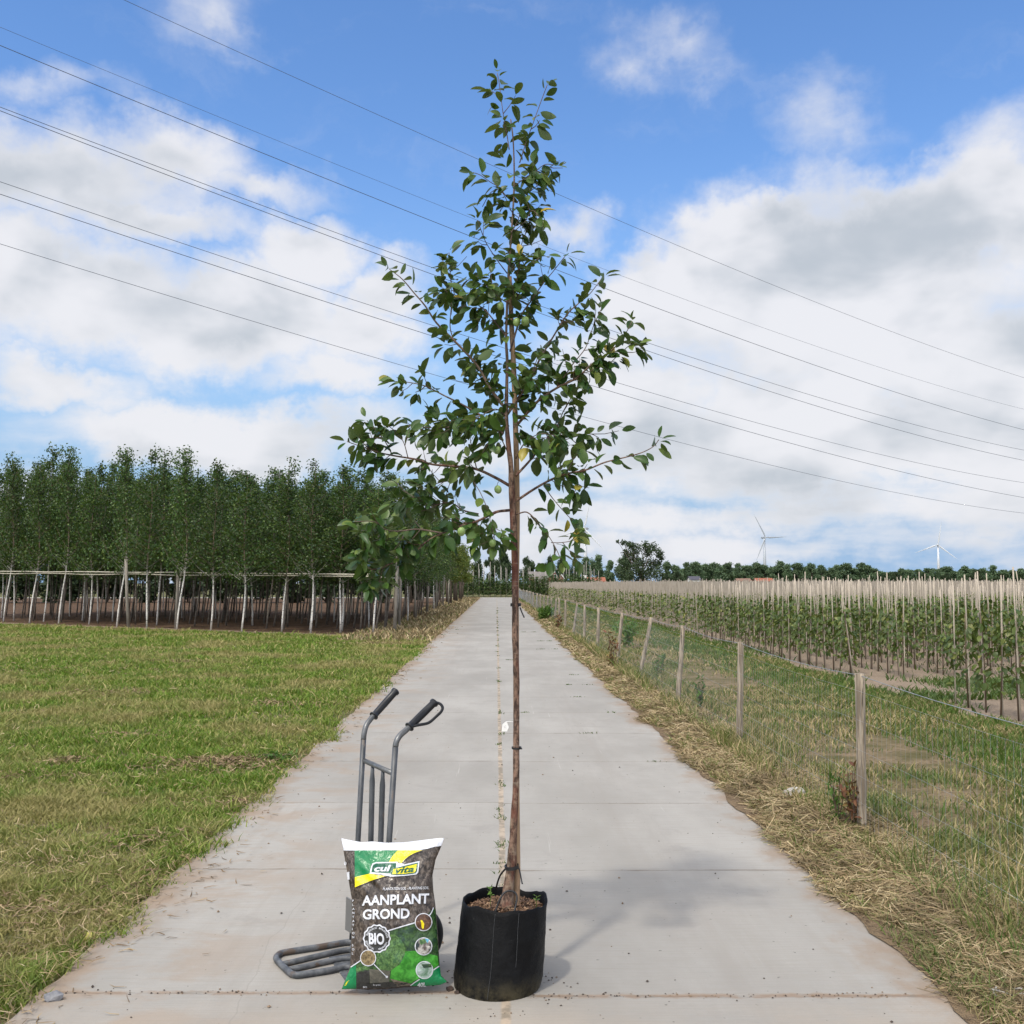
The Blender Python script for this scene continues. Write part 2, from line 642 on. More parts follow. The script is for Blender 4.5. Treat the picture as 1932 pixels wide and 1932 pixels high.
def road_mat():
    m, gx, b, o = material('brushed concrete')
    geo = gx.n('ShaderNodeNewGeometry')
    p = geo.outputs['Position']
    x, y, z = gx.xyz(p)
    c = gx.mix(gx.step(gx.noise(gx.v('MULTIPLY', p, (1, .45, 1)), 1.1, 6, .62), .3, .72), (0.265, 0.252, 0.228), (0.345, 0.330, 0.302))
    # each cast slab has its own tone
    slab = gx.m('FLOOR', gx.m('DIVIDE', gx.m('SUBTRACT', y, JOINT0), JOINT))
    lane = gx.m('GREATER_THAN', x, .04)
    wn = gx.n('ShaderNodeTexWhiteNoise', noise_dimensions='2D')
    gx.put(wn.inputs['Vector'], gx.comb(slab, lane, 0))
    hv = gx.n('ShaderNodeHueSaturation')
    gx.put(hv.inputs['Value'], gx.m('ADD', gx.m('MULTIPLY', wn.outputs[0], .10), .95))
    gx.put(hv.inputs['Color'], c)
    c = hv.outputs[0]
    # long tyre scuffs and pale scratches
    sc = gx.noise(gx.v('MULTIPLY', p, (9, .35, 1)), 1.0, 5, .65)
    c = gx.mix(gx.step(sc, .50, .72, 0, .45), c, (0.285, 0.265, 0.235))
    sc2 = gx.noise(gx.v('MULTIPLY', p, (26, .5, 1)), 1.0, 3, .6)
    c = gx.mix(gx.step(sc2, .69, .76, 0, .45), c, (0.52, 0.50, 0.47))
    blot = gx.noise(p, 2.3, 6, .7, .6)
    c = gx.mix(gx.step(blot, .54, .70, 0, .5), c, (0.25, 0.235, 0.215))
    # fine aggregate
    fine = gx.noise(p, 160, 3, .6)
    c = gx.mix(gx.step(fine, .35, .7, 0, .22), c, (0.25, 0.24, 0.22))
    spk = gx.noise(p, 34, 2, .5)
    c = gx.mix(gx.step(spk, .735, .76, 0, .8), c, (0.09, 0.085, 0.08))
    # broom marks across the slabs
    brm = gx.noise(gx.v('MULTIPLY', p, (3, 95, 1)), 1.0, 4, .7)
    c = gx.mix(gx.step(brm, .40, .68, 0, .28), c, (0.235, 0.21, 0.175))
    # two darker wheel tracks
    wt1 = gx.step(gx.m('ABSOLUTE', gx.m('SUBTRACT', gx.m('ABSOLUTE', gx.m('ADD', x, gx.m('MULTIPLY', gx.m('SUBTRACT', gx.noise(p, .35, 3, .5), .5), .35))), .92)), .34, .05)
    c = gx.mix(gx.m('MULTIPLY', wt1, gx.step(gx.noise(gx.v('MULTIPLY', p, (6, .5, 1)), 1, 6, .7), .35, .7, 0, .4)), c, (0.25, 0.23, 0.205))
    # dried mud drifting in from the edges
    ax = gx.m('ABSOLUTE', x)
    mud = gx.m('ADD', gx.m('MULTIPLY', gx.m('SUBTRACT', ax, 1.62), 1.6), gx.m('MULTIPLY', gx.m('SUBTRACT', gx.noise(gx.v('MULTIPLY', p, (1, .8, 1)), 1.5, 7, .68), .5), 2.2))
    c = gx.mix(gx.step(mud, -.16, .34, 0, .8), c, (0.245, 0.18, 0.125))
    leftmud = gx.m('MULTIPLY', gx.step(x, -.5, -1.7), gx.step(gx.noise(gx.v('MULTIPLY', p, (1, 1.6, 1)), 1.35, 7, .7, .4), .46, .62))
    c = gx.mix(gx.m('MULTIPLY', leftmud, .62), c, (0.28, 0.21, 0.15))
    mudnear = gx.m('MULTIPLY', gx.step(y, 4.15, 3.6), gx.step(gx.noise(p, 2.0, 6, .65), .3, .62))
    c = gx.mix(gx.m('MULTIPLY', mudnear, .45), c, (0.36, 0.29, 0.22))
    # cross joints, slightly wavy, and the sandy middle joint
    wob = gx.m('ADD', gx.m('MULTIPLY', gx.m('SUBTRACT', gx.noise(p, 1.3, 3, .5), .5), .03), gx.m('MULTIPLY', gx.m('SUBTRACT', gx.noise(p, 13, 5, .7), .5), .026))
    skew = gx.m('MULTIPLY', x, .012)
    yy = gx.m('ADD', gx.m('ADD', gx.m('SUBTRACT', y, JOINT0), wob), gx.m('ADD', skew, gx.m('MULTIPLY', lane, .035)))
    fr = gx.m('ABSOLUTE', gx.m('SUBTRACT', gx.m('FRACT', gx.m('ADD', gx.m('DIVIDE', yy, JOINT), .5)), .5))
    jw = gx.m('MULTIPLY', fr, JOINT)
    wide = gx.m('ADD', .005, gx.m('MULTIPLY', gx.step(gx.noise(p, 3.1, 3, .5), .4, .7), .010))
    jm = gx.step(gx.m('SUBTRACT', jw, wide), .004, -.002, 0, 1)
    brk = gx.step(gx.noise(gx.v('MULTIPLY', p, (1.6, 1.6, 1)), 2.2, 5, .65), .36, .58, .06, .62)
    c = gx.mix(gx.m('MULTIPLY', jm, brk), c, (0.14, 0.11, 0.08))
    first = gx.step(gx.m('ABSOLUTE', gx.m('ADD', yy, gx.m('MULTIPLY', gx.m('SUBTRACT', gx.noise(p, 14, 5, .7), .5), .05))), .032, .006)
    first = gx.m('MULTIPLY', first, gx.step(gx.noise(p, 9, 5, .65), .38, .55))
    c = gx.mix(gx.m('MULTIPLY', first, .65), c, (0.24, 0.165, 0.11))
    mx = gx.m('ABSOLUTE', gx.m('ADD', gx.m('SUBTRACT', x, .035), gx.m('MULTIPLY', wob, .7)))
    mj = gx.step(mx, .024, .012)
    c = gx.mix(gx.m('MULTIPLY', mj, .75), c, gx.mix(gx.step(gx.noise(p, 11, 4, .6), .4, .6), (0.42, 0.33, 0.24), (0.2, 0.16, 0.11)))
    # the hair crack along the left lane
    ck = gx.m('ABSOLUTE', gx.m('ADD', gx.m('ADD', x, .98), gx.m('MULTIPLY', gx.m('SUBTRACT', gx.noise(gx.v('MULTIPLY', p, (1, 1, 1)), 1.2, 4, .6), .5), .22)))
    c = gx.mix(gx.m('MULTIPLY', gx.step(ck, .004, .001), gx.step(y, 6.0, 5.2, 0, .3)), c, (0.2, 0.18, 0.16))
    gx.put(b.inputs['Base Color'], c)
    b.inputs['Roughness'].default_value = .88
    b.inputs['Specular IOR Level'].default_value = .25
    hgt = gx.m('SUBTRACT', gx.m('ADD', gx.m('MULTIPLY', fine, .25), gx.noise(gx.v('MULTIPLY', p, (12, 70, 1)), 1, 3, .6)), gx.m('MULTIPLY', jm, 3))
    bumpit(gx, b, hgt, .25, .006)
    return m


ys = list(np.concatenate([np.arange(-2, 30, .12), np.arange(30, ROAD_END, 1.0), [ROAD_END]]))


def edge(side):
    out = []
    for y in ys:
        j = .05 * noise.noise(Vector((y * 1.3, side * 9, 0))) + .035 * noise.noise(Vector((y * 5, side * 3, 4)))
        w = RX + j
        if side < 0 and y > 90:
            w += ((y - 90) / 22) ** 2 * 1.8
        out.append((side * w, y))
    return out


sheet('road', edge(-1), edge(1), .02, road_mat())
# the road's thickness at its edges
# crossing lane at the far end
sheet('road', [(-60, ROAD_END - 2.5), (-60, ROAD_END + 1.2)], [(30, ROAD_END - 2.5), (30, ROAD_END + 1.2)], .016, mottled('far concrete', (.36, .34, .31), (.43, .41, .38), 2))


def soil_mat(name, c1, c2, c3, big=1.2):
    m, gx, b, o = material(name)
    p = gx.n('ShaderNodeNewGeometry').outputs['Position']
    c = gx.mix(gx.step(gx.noise(p, big, 6, .65), .35, .65), c1, c2)
    c = gx.mix(gx.step(gx.noise(p, 26, 5, .65), .5, .68), c, c3)
    gx.put(b.inputs['Base Color'], c)
    b.inputs['Roughness'].default_value = .95
    b.inputs['Specular IOR Level'].default_value = .1
    bumpit(gx, b, gx.m('ADD', gx.noise(p, 18, 6, .7), gx.noise(p, 60, 3, .6)), .9, .04)
    return m


# nursery bed on the left: front line from FA to FB, then along the road
FA, FB = Vector((-40, 54.8, 0)), Vector((-3.9, 31.6, 0))


def front_y(x):
    return FB.y + (x - FB.x) * (FA.y - FB.y) / (FA.x - FB.x)


bed = soil_mat('nursery soil', (.085, .052, .032), (.15, .095, .06), (.05, .035, .025))
xs = list(np.linspace(-60, -3.2, 60))
low = [(x, front_y(x) - .9 + .25 * noise.noise(Vector((x * .9, 3, 1)))) for x in xs]
mb = MB()
n = len(xs)
mb.add([(x, y, .008) for x, y in low] + [(x, 112, .008) for x in xs], [(i, i + 1, n + i + 1, n + i) for i in range(n - 1)])
struct(mb.build('soil_bed', bed))
mb = MB()
pale = soil_mat('pale soil', (.28, .21, .15), (.22, .165, .11), (.17, .13, .09))  # paler soil along the front of the bed
mb.add([(x, y - .35 + .2 * noise.noise(Vector((x * 1.7, 5, 1))), .012) for x, y in low] + [(x, y + .75 + .3 * noise.noise(Vector((x * 1.1, 8, 1))), .012) for x, y in low], [(i, i + 1, n + i + 1, n + i) for i in range(n - 1)])
struct(mb.build('soil_strip', pale))

# right: straw covered verge, rough grass, sandy field
verge = soil_mat('verge earth', (.20, .145, .09), (.25, .18, .11), (.10, .07, .045))
L = [(x - .04, y) for x, y in edge(1)]
sheet('verge', [(x - .02 - .06 * abs(noise.noise(Vector((y * 2.2, 1, 2)))), y) for x, y in L], [(2.75 + .25 * noise.noise(Vector((y * .8, 4, 0))), y) for x, y in L], .026, verge)
rough_g = soil_mat('rough pasture soil', (.13, .12, .05), (.28, .21, .13), (.11, .085, .05), 2.2)
yr = list(np.arange(-2, 125, .5))
sheet('rough_ground', [(2.6, y) for y in yr], [(5.72 + .2 * noise.noise(Vector((y * .5, 0, 9))), y) for y in yr], .010, rough_g)
sand = soil_mat('sandy field soil', (.35, .275, .205), (.29, .225, .165), (.22, .17, .12), .9)
sheet('field_soil', [(5.5, y) for y in (-2, 40, 80, 120, 165)], [(160, y) for y in (-2, 40, 80, 120, 165)], .006, sand)

# ================================================================== GRASS AND STRAW (stuff)
M_grass = leafy('meadow grass', [(0, (.050, .115, .012)), (.35, (.12, .21, .022)), (.65, (.175, .265, .034)), (.86, (.32, .33, .088)), (1, (.50, .41, .19))], rough=.6, trans=.3, patch=(.50, (.36, .29, .13), .45, .62, .75), spec=.25)
M_rough = leafy('rough grass', [(0, (.065, .115, .022)), (.35, (.14, .175, .042)), (.55, (.29, .24, .11)), (1, (.48, .37, .21))], rough=.7, trans=.25, patch=(.75, (.07, .14, .035), .50, .62, .65), spec=.2)
M_straw = leafy('cut straw', [(0, (.17, .115, .06)), (.35, (.31, .23, .125)), (.7, (.45, .35, .20)), (.84, (.53, .44, .28)), (.88, (.17, .18, .05)), (1, (.11, .15, .04))], rough=.7, trans=.1, spec=.2, patch=(1.6, (.14, .10, .055), .46, .64, .7))
M_hay = leafy('brown hay', [(0, (.11, .075, .045)), (.5, (.22, .15, .09)), (1, (.38, .29, .17))], rough=.8, trans=.1, spec=.15)


def scatter(n, y0, y1, xl, xr, lo=0.0):
    """points between xl(y) and xr(y); denser close by, as the eye needs"""
    Y = np.exp(rng.uniform(math.log(y0), math.log(y1), n))
    a, b = xl(Y), xr(Y)
    X = a + (b - a) * rng.uniform(0, 1, n)
    return X, Y


def frustum_l(Y):
    return -.515 * Y - .3


# left meadow
X, Y = scatter(270000, 3.3, 46, frustum_l, lambda y: np.full_like(y, -1.52))
X = X + rng.normal(0, .03, len(X))
fy = FB.y + (X - FB.x) * (FA.y - FB.y) / (FA.x - FB.x)
keep = (Y < fy - 1.15 + .25 * fastnoise(X, Y, 1.2, 3)) & (X < -1.76 + .17 * fastnoise(X * .3, Y, 1.3, 4) + .08 * fastnoise(X, Y, 5, 14) + .05 * rng.normal(0, 1, len(X)))
bare = fastnoise(X, Y, .75, 5)
keep &= ~((bare > .50) & (rng.uniform(0, 1, len(X)) < .55) & (Y < 16))
keep &= ~((((X + 3.0) / .8) ** 2 + ((Y - 4.75) / .32) ** 2 < 1 + .6 * fastnoise(X, Y, 6, 9)) & (rng.uniform(0, 1, len(X)) < .82))
X, Y = X[keep], Y[keep]
tuft = fastnoise(X, Y, 2.4, 6)
h = (.044 + .034 * tuft + .018 * rng.uniform(-1, 1, len(X))).clip(.014, .2) * (1 + Y / 55)
h = np.where(rng.uniform(0, 1, len(X)) < .02, h * 1.9, h)
w = (.0042 + .00095 * Y) * rng.uniform(.6, 1.2, len(X))
V, F = blades(np.stack([X, Y, np.full_like(X, -.002)], 1), h, w, h * rng.uniform(.2, 1.5, len(X)), rng.uniform(0, 6.283, len(X)))
stuff('meadow_grass', np_mesh('meadow_grass', V, F, [M_grass]), 'mown green and yellowing meadow grass left of the concrete road', 'grass')

# roadside tufts under the roadside trees
X, Y = scatter(16000, 28, 110, lambda y: np.full_like(y, -4.4), lambda y: np.full_like(y, -1.75))
keep = rng.uniform(0, 1, len(X)) < .6 + .5 * fastnoise(X, Y, .7, 8)
X, Y = X[keep], Y[keep]
h = rng.uniform(.05, .22, len(X))
V, F = blades(np.stack([X, Y, np.zeros_like(X)], 1), h, .02 + .0009 * Y, h * rng.uniform(.2, 1.2, len(X)), rng.uniform(0, 6.283, len(X)))
stuff('dry_grass', np_mesh('roadside_grass', V, F, [M_straw]), 'dry straw coloured grass between the birches and the road', 'grass')


def lay_straw(name, X, Y, z, ln, wd, mat, label, tilt=.25, cat='straw', yawm=None):
    m = len(X)
    a = rng.uniform(0, 6.283, m) if yawm is None else yawm
    D = np.stack([np.cos(a), np.sin(a), rng.normal(0, tilt, m)], 1)
    N = np.stack([rng.normal(0, .5, m), rng.normal(0, .5, m), np.ones(m)], 1)
    P = np.stack([X, Y, z], 1)
    d, s, n_ = basis(D, N)
    ln, wd = ln[:, None], wd[:, None]
    bend = rng.normal(0, .12, m)[:, None] * ln
    V = np.stack([P - d * ln / 2 - s * wd / 2, P - d * ln / 2 + s * wd / 2, P + s * (wd / 2) + s * bend, P - s * (wd / 2) + s * bend, P + d * ln / 2], 1)
    V[:, :, 2] = np.maximum(V[:, :, 2], .022)
    F = np.array([(0, 1, 2), (0, 2, 3), (3, 2, 4)])
    FF = (F[None] + (np.arange(m) * 5)[:, None, None]).reshape(-1, 3)
    return stuff(name, np_mesh(name, V.reshape(-1, 3), FF, [mat]), label, cat)


# straw on the right verge
X, Y = scatter(170000, 3.0, 70, lambda y: np.full_like(y, 1.62), lambda y: np.full_like(y, 2.5))
edge_n = fastnoise(X * 0, Y, 1.1, 21) * .10 + fastnoise(X * 0, Y, 4.0, 22) * .06 - .03
keep = (X > 1.76 + edge_n + .06 * rng.uniform(-1, 1, len(X)) ** 3) & (rng.uniform(0, 1, len(X)) < 1.25 - .55 * np.abs(X - 2.05) + .5 * fastnoise(X, Y, 1.5, 23))
X, Y = X[keep], Y[keep]
lay_straw('straw', X, Y, .03 + rng.uniform(0, .05, len(X)) * np.clip((X - 1.75) * 5, .15, 1), rng.uniform(.04, .22, len(X)), (.0014 + .0005 * Y) * rng.uniform(.6, 1.3, len(X)), M_straw, 'cut yellow straw lying along the right edge of the road')
X, Y = scatter(5200, 3.3, 40, lambda y: np.full_like(y, -1.85), lambda y: np.full_like(y, -1.2))
keep = (rng.uniform(0, 1, len(X)) < np.clip((-1.42 - X) * 2.6, .03, 1) * (.55 + .8 * fastnoise(X, Y, 1.2, 91)))
X, Y = X[keep], Y[keep]
lay_straw('edge_litter', X, Y, .022 + rng.uniform(0, .012, len(X)), rng.uniform(.015, .09, len(X)), .002 + .0006 * Y, M_hay, 'dry brown litter along the left edge of the concrete', tilt=.12, cat='litter')
# hay clots left in the meadow
cx = [(gr(430, 1445), .55), (gr(250, 1395), .3), (gr(330, 1590), .3), (gr(250, 1640), .3), (gr(90, 1725), .38), (gr(130, 1440), .16), (gr(460, 1520), .25), (gr(190, 1680), .3), (gr(60, 1470), .2), (gr(330, 1250), .5), (gr(700, 1215), .6), (gr(200, 1310), .5), (gr(120, 1265), .6), (gr(520, 1330), .35)]
PX, PY, PZ = [], [], []
for c, r in cx:
    big = c is cx[0][0]
    k = 1300 if big else int(330 * min(1.4, r / .3))
    r = r if big else r * 1.8
    a, q = rng.uniform(0, 6.283, k), np.sqrt(rng.uniform(0, 1, k)) * r * (1 + .4 * rng.normal(0, 1, k))
    PX.append(c.x + np.cos(a) * q * 1.25)
    PY.append(c.y + np.sin(a) * q * .7)
    PZ.append(.025 + rng.uniform(0, .05, k) * np.exp(-q / r) * (1.0 if big else .6))
X, Y, Z = map(np.concatenate, (PX, PY, PZ))
k = X < -1.75
X, Y, Z = X[k], Y[k], Z[k]
lay_straw('hay', X, Y, Z, rng.uniform(.03, .13, len(X)), .0025 + .0006 * Y, M_hay, 'brown clots of mown hay lying in the meadow grass', tilt=.35, cat='hay')

X, Y = scatter(9000, 3.4, 34, frustum_l, lambda y: np.full_like(y, -1.72))
keep = rng.uniform(0, 1, len(X)) < .35 + .8 * fastnoise(X, Y, .7, 61)
X, Y = X[keep], Y[keep]
lay_straw('dead_stems', X, Y, .03 + rng.uniform(0, .05, len(X)), rng.uniform(.03, .12, len(X)), .0012 + .0005 * Y, M_straw, 'pale dead stems strewn thinly through the green meadow', tilt=.45, cat='straw')
X, Y = scatter(26000, 3.2, 60, lambda y: np.full_like(y, 1.74), lambda y: np.full_like(y, 2.5))
keep = fastnoise(X, Y, 1.7, 71) > .18 + .3 * rng.uniform(-1, 1, len(X))
X, Y = X[keep], Y[keep]
h = rng.uniform(.02, .09, len(X))
V, F = blades(np.stack([X, Y, np.full_like(X, .025)], 1), h, (.003 + .0007 * Y) * rng.uniform(.6, 1.3, len(X)), h * rng.uniform(.4, 1.8, len(X)), rng.uniform(0, 6.283, len(X)))
stuff('verge_shoots', np_mesh('verge_shoots', V, F, [M_rough]), 'short green and dry shoots growing up through the straw', 'grass')

# fringe of tall dry grass along the fence
X, Y = scatter(42000, 3.6, 105, lambda y: np.full_like(y, 2.10), lambda y: np.full_like(y, 2.72))
dens_ = fastnoise(X, Y, .9, 31)
keep = rng.uniform(0, 1, len(X)) < .36 + .75 * dens_
X, Y = X[keep], Y[keep]
h = (.12 + .13 * fastnoise(X, Y, .8, 32) + .09 * rng.uniform(-1, 1, len(X))).clip(.03, .40)
V, F = blades(np.stack([X, Y, np.full_like(X, .02)], 1), h, (.004 + .0007 * Y) * rng.uniform(.6, 1.2, len(X)), h * rng.uniform(.15, 1.3, len(X)), rng.uniform(0, 6.283, len(X)))
stuff('tall_grass', np_mesh('tall_grass', V, F, [M_rough]), 'tall seeding grass growing along the wire fence', 'grass')

# rough grass behind the fence
X, Y = scatter(240000, 4.2, 118, lambda y: np.full_like(y, 2.5), lambda y: np.minimum(6.0, .53 * y + .4))
dens_ = fastnoise(X, Y, .55, 41) + .6 * fastnoise(X, Y, 1.8, 42)
keep = (rng.uniform(0, 1, len(X)) < .42 + .62 * dens_) & (X < 5.72 + .30 * fastnoise(X, Y, .9, 43))
X, Y = X[keep], Y[keep]
h = (.042 + .040 * fastnoise(X, Y, 1.5, 44) + .022 * rng.uniform(-1, 1, len(X))).clip(.012, .2) * (1 + Y / 60)
V, F = blades(np.stack([X, Y, np.full_like(X, .005)], 1), h, (.0045 + .0009 * Y) * rng.uniform(.6, 1.2, len(X)), h * rng.uniform(.2, 1.4, len(X)), rng.uniform(0, 6.283, len(X)))
stuff('pasture_grass', np_mesh('pasture_grass', V, F, [M_rough]), 'patchy green and dry grass between fence and field', 'grass')
# greener band close to the field
X, Y = scatter(34000, 6.5, 100, lambda y: np.minimum(4.0, .5 * y), lambda y: np.minimum(5.9, .53 * y + .4))
keep = (rng.uniform(0, 1, len(X)) < .25 + .5 * (X - 4.0) + .5 * fastnoise(X, Y, .8, 81)) & (X < 5.72 + .25 * fastnoise(X, Y, .9, 43))
X, Y = X[keep], Y[keep]
h = (.06 + .035 * rng.uniform(-1, 1, len(X))) * (1 + Y / 70)
V, F = blades(np.stack([X, Y, np.full_like(X, .005)], 1), h, (.0045 + .0009 * Y) * rng.uniform(.6, 1.2, len(X)), h * rng.uniform(.2, 1.3, len(X)), rng.uniform(0, 6.283, len(X)))
stuff('green_grass', np_mesh('green_grass', V, F, [leafy('lush grass', [(0, (.045, .10, .018)), (.6, (.09, .16, .03)), (1, (.17, .20, .05))], rough=.6, trans=.3, spec=.25)]), 'greener band of grass along the edge of the staked field', 'grass')
# weeds on the cross path of the field and between the rows
X = np.concatenate([rng.uniform(5.5, 11, 9000), rng.uniform(5.6, 6.2, 5000), rng.uniform(6, 16, 6000)])
Y = np.concatenate([rng.uniform(14.0, 16.9, 9000), rng.uniform(10, 60, 5000), rng.uniform(17, 40, 6000)])
keep = rng.uniform(0, 1, len(X)) < .5 + .9 * fastnoise(X, Y, .8, 51)
X, Y = X[keep], Y[keep]
h = rng.uniform(.03, .13, len(X))
V, F = blades(np.stack([X, Y, np.full_like(X, .005)], 1), h, rng.uniform(.015, .035, len(X)), h * rng.uniform(.3, 1.4, len(X)), rng.uniform(0, 6.283, len(X)))
M_weed = leafy('green weeds', [(0, (.035, .075, .015)), (.6, (.07, .125, .025)), (1, (.12, .16, .04))], rough=.55, trans=.3)
stuff('field_weeds', np_mesh('field_weeds', V, F, [M_weed]), 'low green weeds on the sandy path between staked trees', 'weeds')

# weeds in the road joints
PX, PY = [], []
for k in range(70):
    yy = 4.4 + 66 * random.random() ** 1.5
    if random.random() < .72:
        xx = .035 + random.gauss(0, .01)
    else:
        yy = JOINT0 + JOINT * random.randint(1, 18)
        xx = random.choice((random.uniform(.2, 1.7), random.uniform(1.0, 1.7), random.uniform(-1.7, 1.7)))
        yy -= .012 * xx + (.035 if xx > .04 else 0)
    c = random.randint(8, 22)
    sp = (.05 if xx > .1 or xx < -.1 else .018)
    PX.append(xx + rng.normal(0, sp, c))
    PY.append(yy + rng.normal(0, .018 if sp > .03 else .05, c))
X, Y = np.concatenate(PX), np.concatenate(PY)
h = rng.uniform(.006, .022, len(X))
V, F = blades(np.stack([X, Y, np.full_like(X, .02)], 1), h, .003 + .0006 * Y, h * rng.uniform(.5, 1.6, len(X)), rng.uniform(0, 6.283, len(X)))
stuff('joint_weeds', np_mesh('joint_weeds', V, F, [M_weed]), 'small weeds growing in the joints of the concrete slabs', 'weeds')

# grit and crumbs on the concrete
mb = MB()
for k in range(420):
    if k < 190:
        x = random.uniform(-1.7, 1.6)
        y = JOINT0 - .012 * x - (.035 if x > .04 else 0) + random.gauss(0, .016)
    elif k < 250:
        a = random.uniform(0, 6.283)
        x, y = .01 + math.cos(a) * random.uniform(.17, .33), 4.1 + math.sin(a) * random.uniform(.17, .30)
    else:
        y = math.exp(random.uniform(math.log(3.4), math.log(14)))
        x = random.uniform(-1.7, 1.7)
    r = random.uniform(.0022, .006) if k < 250 else random.choice((.003, .004, .005, .009))
    c = Vector((x, y, .02 + r * .4))
    vs = [c + Vector((random.uniform(.5, 1.3) * r * a, random.uniform(.5, 1.3) * r * b, random.uniform(.4, .9) * r * d)) for a, b, d in ((1, 0, 0), (0, 1, 0), (-1, 0, 0), (0, -1, 0), (0, 0, 1), (0, 0, -.6))]
    mb.add(vs, [(0, 1, 4), (1, 2, 4), (2, 3, 4), (3, 0, 4), (1, 0, 5), (2, 1, 5), (3, 2, 5), (0, 3, 5)], random.choice((0, 0, 1)))
o = mb.build('grit', [plain('dark grit', (.06, .045, .035), .9), plain('brown grit', (.2, .14, .09), .9)])
tag(o, 'crumbs of soil and grit scattered on the concrete', 'grit', kind='stuff')


# ================================================================== BIRCH NURSERY
def birch_bark():
    m, gx, b, o = material('birch bark')
    co = gx.n('ShaderNodeTexCoord').outputs['Object']
    x, y, z = gx.xyz(co)
    c = gx.mix(gx.step(gx.noise(co, 3, 4, .6), .35, .65), (.78, .75, .70), (.62, .59, .54))
    sp = gx.noise(gx.v('MULTIPLY', co, (9, 9, 26)), 1.0, 3, .6)
    c = gx.mix(gx.step(sp, .58, .66), c, (.05, .045, .04))
    c = gx.mix(gx.step(z, 1.6, 2.9), c, (.16, .115, .075))
    gx.put(b.inputs['Base Color'], c)
    b.inputs['Roughness'].default_value = .7
    return m


def birch_dull():
    m, gx, b, o = material('shaded birch bark')  # darker copy of the bark: shade among the inner trunks put into the colour
    co = gx.n('ShaderNodeTexCoord').outputs['Object']
    x, y, z = gx.xyz(co)
    c = gx.mix(gx.step(gx.noise(gx.v('MULTIPLY', co, (3, 3, 5)), 1.2, 5, .6), .35, .65), (.20, .17, .14), (.09, .075, .06))
    gx.put(b.inputs['Base Color'], c)
    b.inputs['Roughness'].default_value = .8
    return m


M_bark = [birch_bark(), birch_dull()]
M_birch = leafy('birch leaves', [(0, (.015, .040, .008)), (.45, (.030, .074, .014)), (.85, (.062, .120, .022)), (1, (.14, .19, .045))], rough=.45, trans=.28, objvar=.45, spec=.4)


def make_birch(seed, hgt, bark):
    rd = random.Random(seed)
    root = empty('birch_tree', (0, 0, 0))
    lean = Vector((rd.uniform(.02, .19), rd.uniform(-.1, .1), 0))
    pts, rad = [], []
    for i in range(12):
        t = i / 11
        pts.append(Vector((lean.x * min(1, t * 3.2) + .04 * math.sin(t * 9 + seed), lean.y * min(1, t * 3) + .04 * math.cos(t * 7 + seed), hgt * t - .03 * (i == 0))))
        rad.append(.028 * (1 - t) ** .8 + .004)
    mb = MB()
    mb.tube(pts, rad, 7)
    # limbs
    ends = []
    for k in range(52):
        t = .30 + .67 * rd.random() ** 1.25
        i = int(t * 11)
        p = pts[i].lerp(pts[min(i + 1, 11)], t * 11 - i)
        a = rd.uniform(0, 6.283)
        ln = (1.15 * (1 - t) ** .8 + .20) * rd.uniform(.6, 1.2)
        q1 = p + Vector((math.cos(a) * ln * .55, math.sin(a) * ln * .55, ln * .40))
        q2 = p + Vector((math.cos(a) * ln * .85, math.sin(a) * ln * .85, ln * rd.uniform(.6, 1.05)))
        mb.tube([p, q1, q2], [.011 * (1 - t) + .004, .006, .003], 4, cap=False)
        ends.append((p, q1, q2, ln))
    trunk = mb.build('trunk', M_bark[bark], root)
    # leaves along limbs and up the leader
    P = []
    for (p, q1, q2, ln) in ends:
        for j in range(int(18 + 44 * ln)):
            s = rd.random() ** .8
            c = p.lerp(q1, s * 2) if s < .5 else q1.lerp(q2, s * 2 - 1)
            sp = .05 + .11 * ln
            P.append(c + Vector((rd.gauss(0, sp), rd.gauss(0, sp), rd.gauss(-.04, sp * 1.2))))
    for j in range(60):
        t = rd.uniform(.8, 1.0)
        i = int(t * 10.99)
        c = pts[i].lerp(pts[i + 1], t * 11 - i)
        P.append(c + Vector((rd.gauss(0, .06), rd.gauss(0, .06), rd.gauss(0, .05))))
    P = np.array([tuple(p) for p in P])
    m = len(P)
    r2 = np.random.default_rng(seed)
    D = r2.normal(0, 1, (m, 3))
    D[:, 2] -= .6
    Nn = r2.normal(0, 1, (m, 3))
    Nn[:, 2] += .6
    V, F = rhomb_mesh(P, D, Nn, r2.uniform(.065, .115, m), r2.uniform(.05, .085, m))
    link('crown', np_mesh('birch_crown', V, F, [M_birch]), root)
    return root


birches = [make_birch(100 + i, 6.2 + .35 * (i % 4), 0 if i < 5 else 1) for i in range(8)]
proto_used = set()
spots = []
fdir = (FA - FB).normalized()
fnorm = Vector((-fdir.y, fdir.x, 0))
if fnorm.y < 0:
    fnorm = -fnorm
